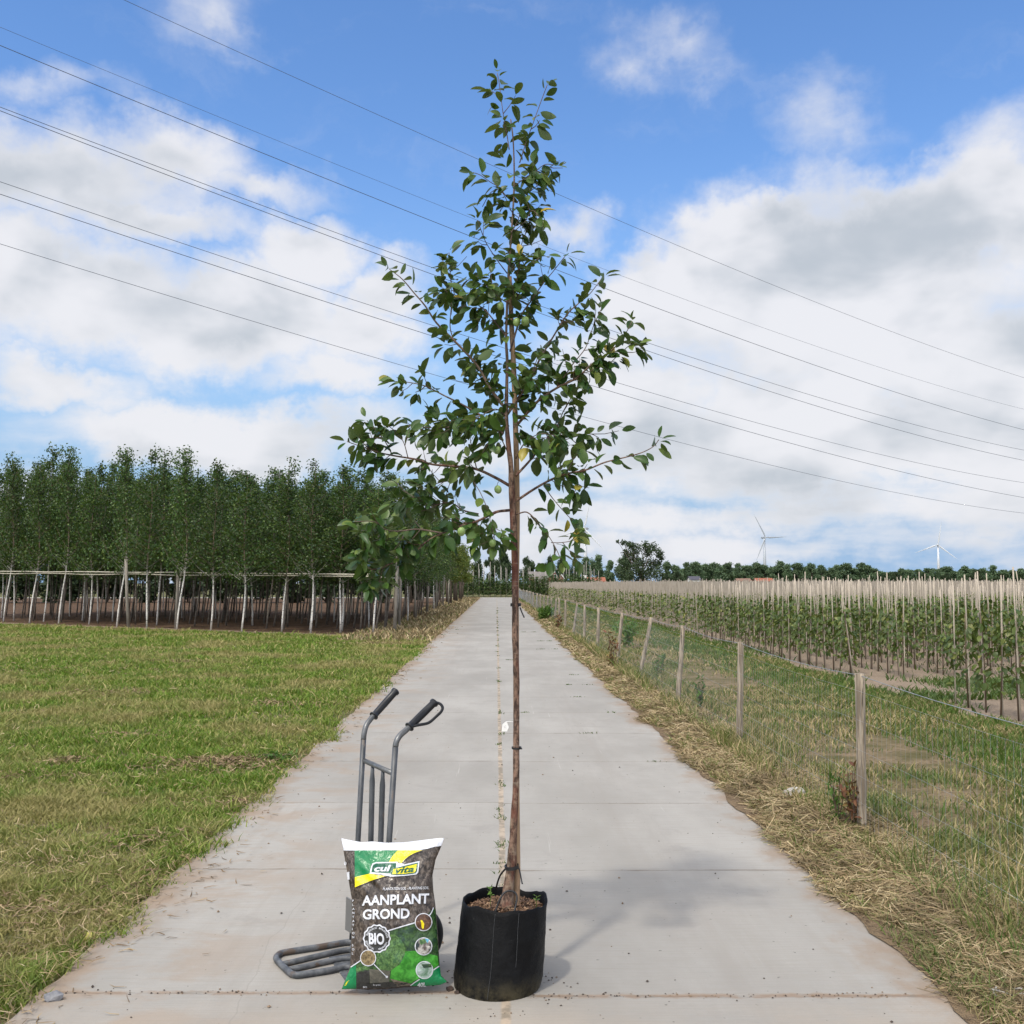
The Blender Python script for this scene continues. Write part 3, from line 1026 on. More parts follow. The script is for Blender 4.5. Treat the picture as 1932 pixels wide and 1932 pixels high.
# front row, measured trunk feet
for bx, by in ((57, 1175), (168, 1177.5), (275, 1186.7), (396, 1189), (457, 1193), (586, 1194), (8, 1172), (112, 1176), (222, 1182), (335, 1187.5), (530, 1192), (640, 1193.5), (703, 1195)):
    p = gr(bx, by + 1)
    spots.append((p.x, p.y, 'front'))
for row in range(1, 11):
    for k in range(26):
        s = .4 + k * 1.12 + random.uniform(-.25, .25)
        p = FB + fdir * s + fnorm * (row * 1.5 + random.uniform(-.25, .25)) + Vector((0, 0, 0))
        if p.x < -.50 * p.y - .4 or p.x > -3.7:
            continue
        spots.append((p.x, p.y, 'second' if row <= 2 else 'inner'))
yy = 33.5
while yy < 74:
    for rk in range(3):
        if random.random() < .88:
            spots.append((-3.75 - rk * 1.35 + random.uniform(-.15, .15), yy + random.uniform(-.3, .3), 'road' if rk == 0 else 'inner'))
    yy += 1.55 + (yy - 33) * .012
LAB = {'front': 'white trunked young birch in the front row facing the meadow',
       'second': 'slim young birch just behind the front row of the nursery',
       'road': 'young birch at the edge of the nursery along the road',
       'inner': 'young birch deep inside the nursery, among other birches'}
n_b = 0
seen_p = []
for (x, y, kind) in spots:
    if any((x - a) ** 2 + (y - b) ** 2 < .36 for a, b in seen_p):
        continue
    seen_p.append((x, y))
    if n_b >= 292:
        break
    i = random.randrange(5) if kind == 'front' else (random.choice((1, 3, 5, 6, 7, 7)) if kind == 'second' else random.choice((2, 5, 6, 7, 7)))
    src = birches[i]
    o = src if i not in proto_used else copy_tree(src)
    proto_used.add(i)
    o.location = (x, y, .008)
    want = 5.25 + max(0, min(1, (-5 - x) / 13)) * 1.5 - (.20 if kind == 'front' else 0)
    if x > -4.6:
        want = 5.0 + .02 * max(0, y - 33)
    sc = want / (6.2 + .35 * (i % 4)) * random.uniform(.90, 1.10)
    o.scale = (1.0, 1.0, sc)
    o.rotation_euler = (0, 0, random.uniform(-.35, .35) if kind == 'front' else random.uniform(-.9, .9))
    tag(o, LAB[kind], 'birch tree', 'birches of the nursery, ' + kind)
    n_b += 1
for i, b in enumerate(birches):
    if i not in proto_used:
        b.location = (-16, 58, 0)
        tag(b, LAB['inner'], 'birch tree', 'birches of the nursery, inner')

HEDGE_SPOTS = [(-7 - i * 3.1 + random.uniform(-.6, .6), 84 + random.uniform(-1.5, 1.5)) for i in range(13)]
# yellow-green roadside trees at the far end of the nursery
M_maple = leafy('yellow green leaves', [(0, (.05, .09, .015)), (.5, (.10, .15, .022)), (.85, (.17, .20, .035)), (1, (.26, .25, .06))], rough=.5, trans=.35, objvar=.3)


def bushy_tree(name, seed, hgt, r, clear, mat, bark, nleaf, leaf, shape='oval', gaps=.0, lobes=9):
    rd = random.Random(seed)
    r2 = np.random.default_rng(seed)
    root = empty(name, (0, 0, 0))
    mb = MB()
    top = hgt * .8
    mb.tube([(0, 0, -.05), (.02 * hgt * .3, 0, hgt * .3), (.0, .02 * hgt, top)], [.022 * hgt, .016 * hgt, .004 * hgt], 7)
    lob = []
    for k in range(lobes):
        t = rd.random()
        z = clear + (hgt - clear) * (.12 + .80 * t)
        if shape == 'oval':
            rr = r * math.sin(math.pi * (.16 + .78 * t)) ** .7
        elif shape == 'poplar':
            rr = r * (1 - .75 * t)
        else:
            rr = r * math.cos(t * 1.35) ** .6
        a = rd.uniform(0, 6.283)
        q = rr * rd.uniform(.35, .8)
        c = Vector((math.cos(a) * q, math.sin(a) * q, z))
        s = max(.12 * hgt, rr * rd.uniform(.35, .6))
        lob.append((c, s))
        mb.tube([(0, 0, max(clear * .7, z - hgt * .25)), c * .5 + Vector((0, 0, z * .5 - hgt * .04)), c], [.009 * hgt, .006 * hgt, .002 * hgt], 4, cap=False)
    mb.build('trunk', bark, root)
    per = nleaf // lobes
    P = []
    for c, s in lob:
        d = r2.normal(0, 1, (per, 3))
        d /= np.linalg.norm(d, axis=1, keepdims=True)
        rad = r2.uniform(0, 1, per) ** .45
        sub = np.array([fastnoise(d[:, 0] * 2 + d[:, 2], d[:, 1] * 2 - d[:, 2], 1.6, seed + 3)]).T
        P.append(np.array(tuple(c)) + d * (s * rad)[:, None] * (1 + .35 * sub) * np.array([[1, 1, .85]]))
    P = np.concatenate(P)
    P = P[P[:, 2] > clear * .8]
    m = len(P)
    D = r2.normal(0, 1, (m, 3))
    N = r2.normal(0, 1, (m, 3)) + np.array([[0, 0, .8]])
    V, F = rhomb_mesh(P, D, N, r2.uniform(.7, 1.3, m) * leaf, r2.uniform(.6, 1.0, m) * leaf)
    link('crown', np_mesh(name + '_crown', V, F, [mat]), root)
    return root


M_wood = mottled('dark bark', (.07, .055, .04), (.12, .095, .07), 9, .9)
maples = [bushy_tree('roadside_tree', 300 + i, 5.0 + .5 * i, 1.25, 1.6, M_maple, M_wood, 2600, .13) for i in range(2)]
k = 0
for (y, xo) in ((76, -3.4), (81, -3.9), (85, -3.3), (90, -3.7), (95, -3.3), (100, -3.6), (106, -3.5), (88, -5.2), (98, -5.4)):
    o = maples[k] if k < 2 else copy_tree(maples[k % 2])
    s = random.uniform(.8, 1.05)
    o.scale = (s, s, s * random.uniform(.95, 1.1))
    o.location = (xo, y, 0)
    o.rotation_euler = (0, 0, random.uniform(0, 6.28))
    tag(o, 'yellowish green young tree by the road beyond the birches', 'tree', 'yellow green trees at the far left of the road')
    k += 1

# support frame of the nursery: posts with a pale rail
M_post = mottled('weathered post wood', (.30, .27, .23), (.20, .175, .145), 5, .9, .3, (6, 6, .6))
M_rail = mottled('pale bamboo rail', (.50, .47, .38), (.36, .33, .26), 6, .7)
fr = empty('tree_support', (FB.x, FB.y, 0))
tag(fr, 'weathered posts carrying a pale rail along the edge of the birch nursery', 'tree support')
for s, lean in ((.4, .05), (15.2, -.10), (8.6, .02), (23, .04)):
    p = FB + fdir * s - fnorm * .12
    if s == 15.2:
        p = gr(243, 1186)
    if s == .4:
        p = gr(744, 1195)
    mb = MB()
    mb.tube([p + Vector((0, 0, -.1)), p + Vector((lean, 0, 1.2)), p + Vector((lean * 1.6, 0, 2.45))], [.062, .058, .052], 8, wob=.15)
    mb.build('post', M_post, fr)
for z0, z1, off in ((1.86, 2.2, 0), (1.80, 2.1, .12)):
    pts = []
    for i in range(30):
        s = -.3 + i * 1.05
        p = FB + fdir * s + fnorm * off
        pts.append(p + Vector((0, 0, z0 + (z1 - z0) * i / 29 + .035 * noise.noise(Vector((s * .4, off * 9, 2))))))
    mb = MB()
    mb.tube(pts, .021, 6)
    mb.build('rail', M_rail, fr)
pts = [Vector((-3.55 + .05 * noise.noise(Vector((i, 0, 3))), 31.5 + i * 2.4, 1.78 + .05 * noise.noise(Vector((i * .7, 4, 3))))) for i in range(18)]
mb = MB()
mb.tube(pts, .02, 6)
mb.build('rail', M_rail, fr)
for i in range(6):
    y = 37 + i * 7.5
    mb = MB()
    mb.tube([(-3.5, y, -.1), (-3.48 + random.uniform(-.1, .1), y, 2.0 + random.uniform(-.1, .25))], [.05, .045], 8, wob=.15)
    mb.build('post', M_post, fr)

# ================================================================== STAKED FIELD ON THE RIGHT
M_stake = mottled('bleached bamboo', (.47, .405, .325), (.35, .30, .235), 7, .75, 0, (1, 1, .5))
M_stem = mottled('sapling stem', (.10, .07, .045), (.16, .11, .07), 9, .8)
M_sap = leafy('sapling leaves', [(0, (.04, .072, .014)), (.5, (.082, .122, .025)), (.85, (.14, .17, .038)), (1, (.24, .23, .07))], rough=.45, trans=.25, objvar=.3)


def sapling_leaves(seed, n, h0, h1, r, lf):
    r2 = np.random.default_rng(seed)
    z = h0 + (h1 - h0) * r2.uniform(0, 1, n) ** .9
    a = r2.uniform(0, 6.283, n)
    q = r * r2.uniform(.15, 1, n) * (1 - .45 * (z - h0) / (h1 - h0))
    P = np.stack([np.cos(a) * q, np.sin(a) * q, z], 1)
    D = np.stack([np.cos(a), np.sin(a), r2.uniform(-1.1, .3, n)], 1)
    N = np.stack([r2.normal(0, .5, n), r2.normal(0, .5, n), np.ones(n)], 1)
    return P, D, N, r2.uniform(.7, 1.25, n) * lf, r2.uniform(.4, .62, n) * lf


def make_sapling(seed):
    rd = random.Random(seed)
    root = empty('staked_sapling', (0, 0, 0))
    hs = rd.uniform(1.6, 1.72)
    mb = MB()
    kx, ky = rd.uniform(-.03, .03), rd.uniform(-.03, .03)
    pts = [(kx * t, ky * t, -.03 + hs * t) for t in (0, .25, .5, .75, 1)]
    mb.tube(pts, [.0095, .010, .0095, .009, .0085], 6)
    mb.build('stake', M_stake, root)
    mb = MB()
    top = rd.uniform(.88, 1.22)
    mb.tube([(.025, 0, -.02), (.02 + kx * .3, .012, top * .5), (.012 + kx * .6, .0, top)], [.011, .008, .004], 5)
    mb.build('stem', M_stem, root)
    P, D, N, L_, W_ = sapling_leaves(seed, 66, .26, top + .06, .135, .095)
    V, F = leaf_mesh(P, D, N, L_, W_, .2, .45)
    link('foliage', np_mesh('sapling_foliage', V, F, [M_sap], True), root)
    return root


saps = [make_sapling(500 + i) for i in range(7)]
sp = []
for r_ in range(2):                                       # the near block
    for k in range(9):
        sp.append((6.05 + r_ * 1.0, 13.55 - k * .42 - r_ * .1, 'near'))
cand = []
for r_ in range(88):
    for k in range(340):
        y = 17.4 + k * .40
        x = 6.1 + r_ * .84
        if x > .535 * y + .3 or y > 150:
            continue
        cand.append((x + random.uniform(-.05, .05), y + random.uniform(-.09, .09)))
cand.sort(key=lambda q: q[1] + .25 * (q[0] - 6))
near = [(x, y, 'field') for x, y in cand[:272]]
for i, (x, y, kd) in enumerate([q for q in sp if q[0] < .53 * q[1]] + near):
    o = saps[i] if i < 7 else copy_tree(saps[random.randrange(7)])
    o.location = (x, y, .006)
    s = random.uniform(.93, 1.07)
    o.scale = (s, s, s * random.uniform(.95, 1.05))
    tl = .03 if random.random() < .75 else .11
    o.rotation_euler = (random.uniform(-tl, tl), random.uniform(-tl, tl), random.uniform(0, 6.28))
    if kd == 'near':
        tag(o, 'staked sapling in the near clump by the sandy path, at the right edge', 'staked sapling', 'saplings on bamboo in the near clump')
    else:
        tag(o, 'leafy sapling tied to a tall bleached bamboo stake in the field', 'staked sapling', 'saplings on bamboo stakes in the field')
# the rest of the field reads as one mass
rest = cand[272:]
rx = np.array([q[0] for q in rest])
ry = np.array([q[1] for q in rest])
m = len(rx)
hh = rng.normal(1.66, .05, m)
rad = .0112 + .00015 * ry
tx, ty = rng.normal(0, .05, m), rng.normal(0, .05, m)
a3 = np.array([0, 2.094, 4.189])
base = np.stack([np.stack([rx + rad * math.cos(a), ry + rad * math.sin(a), np.full(m, 0.0)], 1) for a in a3], 1)
topv = base + np.stack([tx, ty, hh], 1)[:, None, :]
V1 = np.concatenate([base, topv], 1).reshape(-1, 3)
Fq = np.array([(0, 1, 4), (0, 4, 3), (1, 2, 5), (1, 5, 4), (2, 0, 3), (2, 3, 5), (3, 4, 5)])
F1 = (Fq[None] + (np.arange(m) * 6)[:, None, None]).reshape(-1, 3)
nl = np.where(ry < 45, 24, np.where(ry < 80, 14, 8))
ii = np.repeat(np.arange(m), nl)
k = len(ii)
z = rng.uniform(.25, 1.17, k)
a = rng.uniform(0, 6.283, k)
q = rng.uniform(.03, .14, k) * (1.1 - .4 * z)
P = np.stack([rx[ii] + np.cos(a) * q, ry[ii] + np.sin(a) * q, z], 1)
D = np.stack([np.cos(a), np.sin(a), rng.uniform(-1.1, .3, k)], 1)
N = np.stack([rng.normal(0, .5, k), rng.normal(0, .5, k), np.ones(k)], 1)
lf = (.11 + .0011 * ry[ii]) * rng.uniform(.7, 1.2, k)
V2, F2 = rhomb_mesh(P, D, N, lf, lf * .6)
stuff('field_saplings', np_mesh('field_saplings', np.concatenate([V1, V2]), np.concatenate([F1, F2 + len(V1)]), [M_stake, M_sap], mi=np.concatenate([np.zeros(len(F1)), np.ones(len(F2))])),
      'mass of staked saplings filling the rest of the field', 'saplings')

# tall staked trees in a hedge-like block at the end of the road
M_tall = leafy('dark hedge leaves', [(0, (.025, .055, .014)), (.6, (.05, .095, .024)), (1, (.11, .15, .04))], rough=.5, trans=.25, objvar=.3)


M_stake2 = mottled('grey weathered stake', (.34, .32, .28), (.26, .24, .21), 4, .85)


def make_tall(seed):
    rd = random.Random(seed)
    root = empty('tall_sapling', (0, 0, 0))
    mb = MB()
    hs = rd.uniform(3.3, 3.9)
    mb.tube([(0, 0, -.1), (rd.uniform(-.06, .06), 0, hs)], [.035, .028], 6)
    mb.build('stake', M_stake2, root)
    P, D, N, L_, W_ = sapling_leaves(seed, 260, .25, rd.uniform(2.0, 2.5), .62, .22)
    V, F = rhomb_mesh(P, D, N, L_, W_ * 1.5)
    link('foliage', np_mesh('tall_foliage', V, F, [M_tall]), root)
    return root


talls = [make_tall(700 + i) for i in range(4)]
i = 0
for r_ in range(2):
    for k in range(30):
        x = -7.4 + k * .66 + random.uniform(-.15, .15)
        y = 119 + r_ * 3.2 + random.uniform(-.3, .3)
        o = talls[i] if i < 4 else copy_tree(talls[random.randrange(4)])
        o.location = (x, y, 0)
        o.rotation_euler = (0, 0, random.uniform(0, 6.28))
        s = random.uniform(.9, 1.08)
        o.scale = (s, s, s * random.uniform(.92, 1.05))
        tag(o, 'tall staked young tree in the green block across the end of the road', 'staked tree', 'tall staked trees at the end of the road')
        i += 1

# ================================================================== FAR TREES
M_pop = leafy('poplar leaves', [(0, (.06, .11, .055)), (.5, (.095, .155, .08)), (1, (.145, .20, .10))], rough=.6, trans=.2, objvar=.35)
M_drk = leafy('dark tree leaves', [(0, (.016, .034, .013)), (.6, (.032, .058, .022)), (1, (.065, .095, .036))], rough=.6, trans=.12, objvar=.3)
pops = [bushy_tree('poplar_tree', 800 + i, 10, 2.9 if i % 2 else 2.5, .4, M_pop, M_wood, 3600, .55, 'oval' if i % 2 else 'poplar', lobes=22) for i in range(6)]
darks = [bushy_tree('broadleaf_tree', 900 + i, 8, 3.4, .3, M_drk, M_wood, 3400, .55, 'oval', lobes=16) for i in range(4)]
used = {}


def plant(protos, key, px, top, Y, wpx=None, label='', cat='tree', group=None, base=0.0):
    k = used.get(key, 0)
    o = protos[k] if k < len(protos) else copy_tree(protos[k % len(protos)])
    used[key] = k + 1
    b = at(px, 1100, Y)
    hz = at(px, top, Y).z - base
    hp = 10 if key == 'pop' else 8
    sz = hz / hp
    sxy = sz if wpx is None else (wpx / W * Y) / (5.4 if key == 'pop' else 7.2)
    o.location = (b.x, Y, base)
    o.scale = (sxy, sxy, sz)
    o.rotation_euler = (0, 0, random.uniform(0, 6.28))
    tag(o, label, cat, group)
    return o


LP, LD = 'pale green poplar in the long tree line on the horizon', 'dark rounded tree standing in front of the distant tree line'
px = 1296
while px < 1640:
    plant(pops, 'pop', px, 1060 + (px - 1290) * .022 + random.uniform(-7, 6), 410 + random.uniform(-10, 10), random.uniform(23, 30), LP, 'poplar', 'poplars of the distant tree line')
    px += random.uniform(13, 18)
while px < 1960:
    plant(pops, 'pop', px, 1072 + random.uniform(-5, 8), 430 + random.uniform(-10, 10), random.uniform(22, 30), LP, 'poplar', 'poplars of the distant tree line')
    px += random.uniform(15, 20)
px = 1284
while px < 1955:
    plant(pops, 'pop', px, 1066 + max(0, px - 1290) * .020 + random.uniform(-4, 8), 450 + random.uniform(-10, 10), random.uniform(26, 44), LP, 'poplar', 'poplars of the distant tree line')
    px += random.uniform(15, 24)
for px, tp in ((1150, 1052), (1126, 1047), (1105, 1052), (1178, 1050), (1258, 1060), (1275, 1066)):
    plant(pops, 'pop', px, tp, 330 + random.uniform(-8, 8), random.uniform(24, 30), 'upright poplar behind the low red roofed shed', 'poplar', 'poplars beside the red roofed shed')
for px, tp, w_ in ((1669, 1081, 20), (1690, 1078, 24), (1745, 1081, 28), (1785, 1081, 26), (1844, 1076, 32), (1926, 1080, 32), (1280, 1078, 26)):
    plant(darks, 'drk', px, tp, 300 + random.uniform(-12, 12), w_, LD, 'tree', 'dark trees before the distant tree line')
for px, tp, w_, lb in ((925, 1046, 26, 'dark tree standing left of the trunk beyond the road end'), (950, 1040, 34, 'dark tree close beside the fruit tree trunk, beyond the road end'),
                       (900, 1052, 26, 'dark tree beside the yellowish trees beyond the road end'), (995, 1052, 36, 'broad green tree just right of the trunk beyond the road end'),
                       (1018, 1062, 18, 'small dark tree left of the house with the grey roof'), (1037, 1049, 26, 'dark tree rising behind the house with the grey roof'),
                       (1063, 1049, 28, 'dark tree right of the house with the grey roof'), (1085, 1054, 26, 'dark tree below the left wind turbine')):
    plant(darks, 'drk', px, tp, 380 + random.uniform(-25, 25), w_, lb, 'tree')

for i, (hx_, hy_) in enumerate(HEDGE_SPOTS):
    o = copy_tree(darks[i % 4])
    o.location = (hx_, hy_, -.3)
    o.scale = (.62, .5, .48)
    o.rotation_euler = (0, 0, random.uniform(0, 6.28))
    tag(o, 'low dark shrub glimpsed between the birch trunks, behind the nursery', 'shrub', 'shrubs behind the birch nursery')
# the big dark tree right of the house: open crown of clumps on visible limbs
root = empty('broad_tree', tuple(at(1205, 1100, 170).xy) + (0,))
tag(root, 'large dark tree with open ragged crown behind the staked field', 'tree')
rd = random.Random(5)
clumps = []
for (px, py, r_) in ((1176, 1024, 5), (1186, 1027, 7), (1200, 1036, 11), (1183, 1045, 10), (1196, 1052, 13), (1218, 1030, 10), (1232, 1034, 11), (1244, 1045, 9), (1222, 1044, 10), (1247, 1052, 6), (1180, 1068, 15), (1200, 1072, 14), (1168, 1082, 12), (1190, 1088, 13),
                   (1228, 1066, 14), (1243, 1066, 9), (1240, 1082, 14), (1220, 1084, 14), (1208, 1060, 9), (1255, 1090, 11), (1166, 1022, 2.5), (1192, 1030, 8), (1210, 1090, 10)):
    clumps.append((at(px, py, 170 + rd.uniform(-2.2, 2.2)), r_ / W * 170))
mb = MB()
b0 = Vector(root.location)
mb.tube(smooth_path([b0, b0 + Vector((.2, 0, 1.6)), b0 + Vector((.6, 0, 3.2)), b0 + Vector((.9, 0, 5.0))], 3), lerp_list([.26, .2, .15, .06], 10), 7)
for c, r_ in clumps:
    j = b0 + Vector((.35, 0, min(c.z * .6, 2.8)))
    mb.tube(smooth_path([j, j.lerp(c, .5) + Vector((0, 0, -.15)), c], 3), lerp_list([.11, .07, .02], 7), 5, cap=False)
mb.build('trunk', M_wood, root)
P = []
r2 = np.random.default_rng(55)
for c, r_ in clumps:
    k = int(260 * r_ ** 1.6) + 25
    d = r2.normal(0, 1, (k, 3))
    d /= np.linalg.norm(d, axis=1, keepdims=True)
    s_ = fastnoise(d[:, 0] * 2 + d[:, 2], d[:, 1] * 2 - d[:, 2], 1.6, int(r_ * 1000))[:, None]
    P.append(np.array(tuple(c - b0)) + d * (r_ * r2.uniform(.1, 1.12, k) ** .6)[:, None] * (1 + .3 * s_))
P = np.concatenate(P)
m = len(P)
V, F = rhomb_mesh(P, r2.normal(0, 1, (m, 3)), r2.normal(0, 1, (m, 3)) + np.array([[0, 0, .7]]), r2.uniform(.2, .4, m), r2.uniform(.16, .3, m))
link('crown', np_mesh('broad_crown', V, F, [M_drk]), root)

# ================================================================== FAR BUILDINGS
M_brick = mottled('red brown brick', (.24, .12, .085), (.30, .16, .11), 2, .9)
M_rgrey = mottled('grey roof tiles', (.14, .125, .115), (.19, .17, .155), 1.5, .85)
M_rred = mottled('red roof tiles', (.30, .10, .055), (.24, .08, .045), 1.5, .85)
M_rdark = mottled('dark roof sheet', (.05, .05, .065), (.075, .07, .085), 1.5, .7)
M_white = plain('white paint', (.78, .77, .74), .55)
M_glass = plain('dark window glass', (.03, .04, .05), .1)


def house(name, px0, px1, py_eave, py_top, Y, depth, wall, roof, label, hip=False, gable_front=False, cat='house'):
    a, b = at(px0, 1100, Y), at(px1, 1100, Y)
    w_ = b.x - a.x
    ze, zt = at(px0, py_eave, Y).z, at(px0, py_top, Y).z
    c = Vector(((a.x + b.x) / 2, Y + depth / 2, 0))
    root = empty(name, c)
    tag(root, label, cat)
    x, y = w_ / 2, depth / 2
    mb = MB()
    mb.add([c + Vector(p) for p in ((-x, -y, 0), (x, -y, 0), (x, y, 0), (-x, y, 0), (-x, -y, ze), (x, -y, ze), (x, y, ze), (-x, y, ze))], [(0, 1, 5, 4), (1, 2, 6, 5), (2, 3, 7, 6), (3, 0, 4, 7)])
    if gable_front:
        mb.add([c + Vector(p) for p in ((-x, -y, ze), (x, -y, ze), (x * .62, -y, ze + (zt - ze) * .6), (0, -y, zt), (-x * .62, -y, ze + (zt - ze) * .6))], [(0, 1, 2, 3, 4)])
        mb.add([c + Vector(p) for p in ((-x, y, ze), (x, y, ze), (x * .62, y, ze + (zt - ze) * .6), (0, y, zt), (-x * .62, y, ze + (zt - ze) * .6))], [(4, 3, 2, 1, 0)])
    else:
        for s in (-1, 1):
            mb.add([c + Vector(p) for p in ((s * x, -y, ze), (s * x, y, ze), (s * x, 0, zt - .05))], [(0, 1, 2)])
    mb.build('wall', wall, root)
    mb = MB()
    t, ov = .16, .25
    if gable_front:
        prof = [(-x - ov, ze - .15), (-x * .62 - .1, ze + (zt - ze) * .6 + .1), (0, zt + .12), (x * .62 + .1, ze + (zt - ze) * .6 + .1), (x + ov, ze - .15)]
        k = len(prof)
        vs = [c + Vector((p[0], yy, p[1] + dz)) for dz in (0, t) for yy in (-y - ov, y + ov) for p in prof]
        fs = []
        for i in range(k - 1):
            fs += [(i, i + 1, k + i + 1, k + i), (2 * k + i, 3 * k + i, 3 * k + i + 1, 2 * k + i + 1), (i, 2 * k + i, 2 * k + i + 1, i + 1), (k + i, k + i + 1, 3 * k + i + 1, 3 * k + i)]
        fs += [(0, k, 3 * k, 2 * k), (k - 1, 3 * k - 1, 4 * k - 1, 2 * k - 1)]
        mb.add(vs, fs)
        mb.build('roof', roof, root)
        mb = MB()
        for i in range(k - 1):
            p, q = prof[i], prof[i + 1]
            A, B = c + Vector((p[0], -y - ov - .06, p[1] + t + .03)), c + Vector((q[0], -y - ov - .06, q[1] + t + .03))
            dn = Vector((0, 0, -.42))
            bk = Vector((0, .05, 0))
            mb.add([A, B, B + dn, A + dn, A + bk, B + bk, B + dn + bk, A + dn + bk], [(0, 1, 2, 3), (7, 6, 5, 4), (0, 4, 5, 1), (3, 2, 6, 7), (0, 3, 7, 4), (1, 5, 6, 2)])
        mb.build('verge_board', M_white, root)
        zs = ze + (zt - ze) * .35
        mb = MB()
        mb.box(c + Vector((.0, -y - .02, zs)), (w_ * .2, .08, w_ * .22))
        f = mb.build('window', M_white, root)
        mb = MB()
        mb.box(c + Vector((.0, -y - .05, zs)), (w_ * .15, .06, w_ * .17))
        mb.build('pane', M_glass, f, origin=c)
    else:
        hx = x * .45 if hip else 0
        for s in (-1, 1):
            e = [c + Vector((-x - ov, s * (y + ov), ze - .1)), c + Vector((x + ov, s * (y + ov), ze - .1)), c + Vector((x + ov - hx, 0, zt)), c + Vector((-x - ov + hx, 0, zt))]
            e2 = [p + Vector((0, 0, t)) for p in e]
            mb.add(e + e2, [(0, 1, 2, 3), (7, 6, 5, 4), (0, 4, 5, 1), (1, 5, 6, 2), (2, 6, 7, 3), (3, 7, 4, 0)])
        mb.build('roof', roof, root)
        mb = MB()
        mb.box(c + Vector((-x * .3, -y - .03, ze * .5)), (.9, .08, ze * .75))
        mb.build('door', M_white, root)
        mb = MB()
        mb.box(c + Vector((x * .35, -y - .03, ze * .62)), (1.3, .08, ze * .38))
        f = mb.build('window', M_white, root)
        mb = MB()
        mb.box(c + Vector((x * .35, -y - .06, ze * .62)), (1.1, .06, ze * .28))
        mb.build('pane', M_glass, f, origin=c)
    return root


hs1 = house('brick_house', 1025, 1058, 1092, 1078, 300, 7, M_brick, M_rgrey, 'brown brick house with grey gambrel roof and white verge boards', gable_front=True)
hs1.rotation_euler = (0, 0, .3)
hs2 = house('barn', 1000, 1036, 1088, 1079, 309, 8, M_brick, M_rgrey, 'low grey roofed wing stretching left from the brick house', cat='barn')
hs3 = house('shed', 1105, 1142, 1097, 1090, 290, 6, mottled('orange brick', (.42, .22, .11), (.36, .18, .09), 2, .9), M_rred, 'long low shed with a dark red roof below the poplars', cat='shed')
mb = MB()
c = at(1104, 1095, 289)
mb.box(c, (.9, .9, 2.6))
mb.box(c + Vector((0, 0, 1.36)), (1.1, 1.1, .14))
mb.build('chimney', M_white, hs3)
house('shed', 1303, 1322, 1094, 1088, 320, 6, M_white, M_rdark, 'small shed with a dark blue roof right of the big tree', cat='shed')
house('house', 1393, 1418, 1097, 1092, 340, 6, mottled('tan wall', (.33, .24, .17), (.28, .2, .14), 2, .9), mottled('brown roof', (.17, .10, .07), (.22, .13, .09), 2, .9), 'brownish roofed farm building below the middle wind turbine')
house('house', 1429, 1460, 1097, 1091.5, 335, 6, M_brick, M_rred, 'house with a bright red roof below the middle turbine')

# ================================================================== WIND TURBINES
M_turb = plain('white turbine paint', (.55, .57, .60), .45)
M_turb2 = plain('grey turbine tone', (.42, .45, .49), .45)  # greyer tone for the middle turbine


def turbine(hpx, hpy, Y, blade_px, phase, yaw, mat, label):
    hub = at(hpx, hpy, Y)
    root = empty('wind_turbine', (hub.x, Y, 0))
    tag(root, label, 'wind turbine', 'wind turbines on the horizon')
    k = hub.z / 90
    rotm = Matrix.Rotation(yaw, 3, 'Z')
    b0 = Vector((hub.x, Y, 0))
    mb = MB()
    mb.tube([b0 + Vector((0, 0, -1)), b0 + Vector((0, 0, hub.z * .5)), b0 + Vector((0, 0, hub.z - 1.5))], [3.4 * k, 2.8 * k, 1.9 * k], 16)
    mb.build('tower', mat, root)
    mb = MB()
    ax = rotm.to_4x4().to_3x3() @ Matrix.Rotation(R(90), 3, 'X')   # +Z of the profile to -Y
    mb.lathe([(.05, -9 * k), (1.8 * k, -8 * k), (2.4 * k, -4 * k), (2.4 * k, 1 * k), (1.7 * k, 2.6 * k)], 12, ax, hub)
    mb.build('nacelle', mat, root)
    mb = MB()
    mb.lathe([(1.7 * k, 2.6 * k), (1.75 * k, 4.2 * k), (1.2 * k, 5.6 * k), (.05, 6.3 * k)], 12, ax, hub)
    mb.build('hub', mat, root)
    Lb = blade_px / W * Y
    for j in range(3):
        a = phase + j * 2 * math.pi / 3
        up = Vector((math.sin(a), 0, math.cos(a)))
        side = Vector((math.cos(a), 0, -math.sin(a)))
        mb = MB()
        vs, n_ = [], 10
        prof = [(0, .8, .8), (.06, .85, .8), (.16, 1.7, .5), (.35, 1.35, .36), (.6, .95, .24), (.85, .55, .14), (1, .12, .05)]
        for (t, cw, th) in prof:
            for i in range(n_):
                b = 2 * math.pi * i / n_
                q = up * (t * Lb + .8 * k) + side * (math.cos(b) * cw * k + (cw - .9) * .5 * k) + Vector((0, -1, 0)) * (math.sin(b) * th * k + 4 * k)
                vs.append(hub + rotm @ q)
        fs = [(r_ * n_ + i, r_ * n_ + (i + 1) % n_, (r_ + 1) * n_ + (i + 1) % n_, (r_ + 1) * n_ + i) for r_ in range(len(prof) - 1) for i in range(n_)]
        mb.add(vs, fs, 0, True)
        mb.add(vs[-n_:], [tuple(range(n_))])
        mb.build('blade', mat, root)


turbine(1104.4, 996.7, 1688, 56, R(15), R(-35), M_turb, 'white wind turbine half hidden behind the fruit tree leaves')
turbine(1442, 1014, 2020, 50, R(-32), R(25), M_turb2, 'greyish wind turbine in the middle, above the poplar line')
turbine(1769.7, 1028, 2415, 43, R(10), R(-28), M_turb, 'bright white wind turbine farthest to the right')

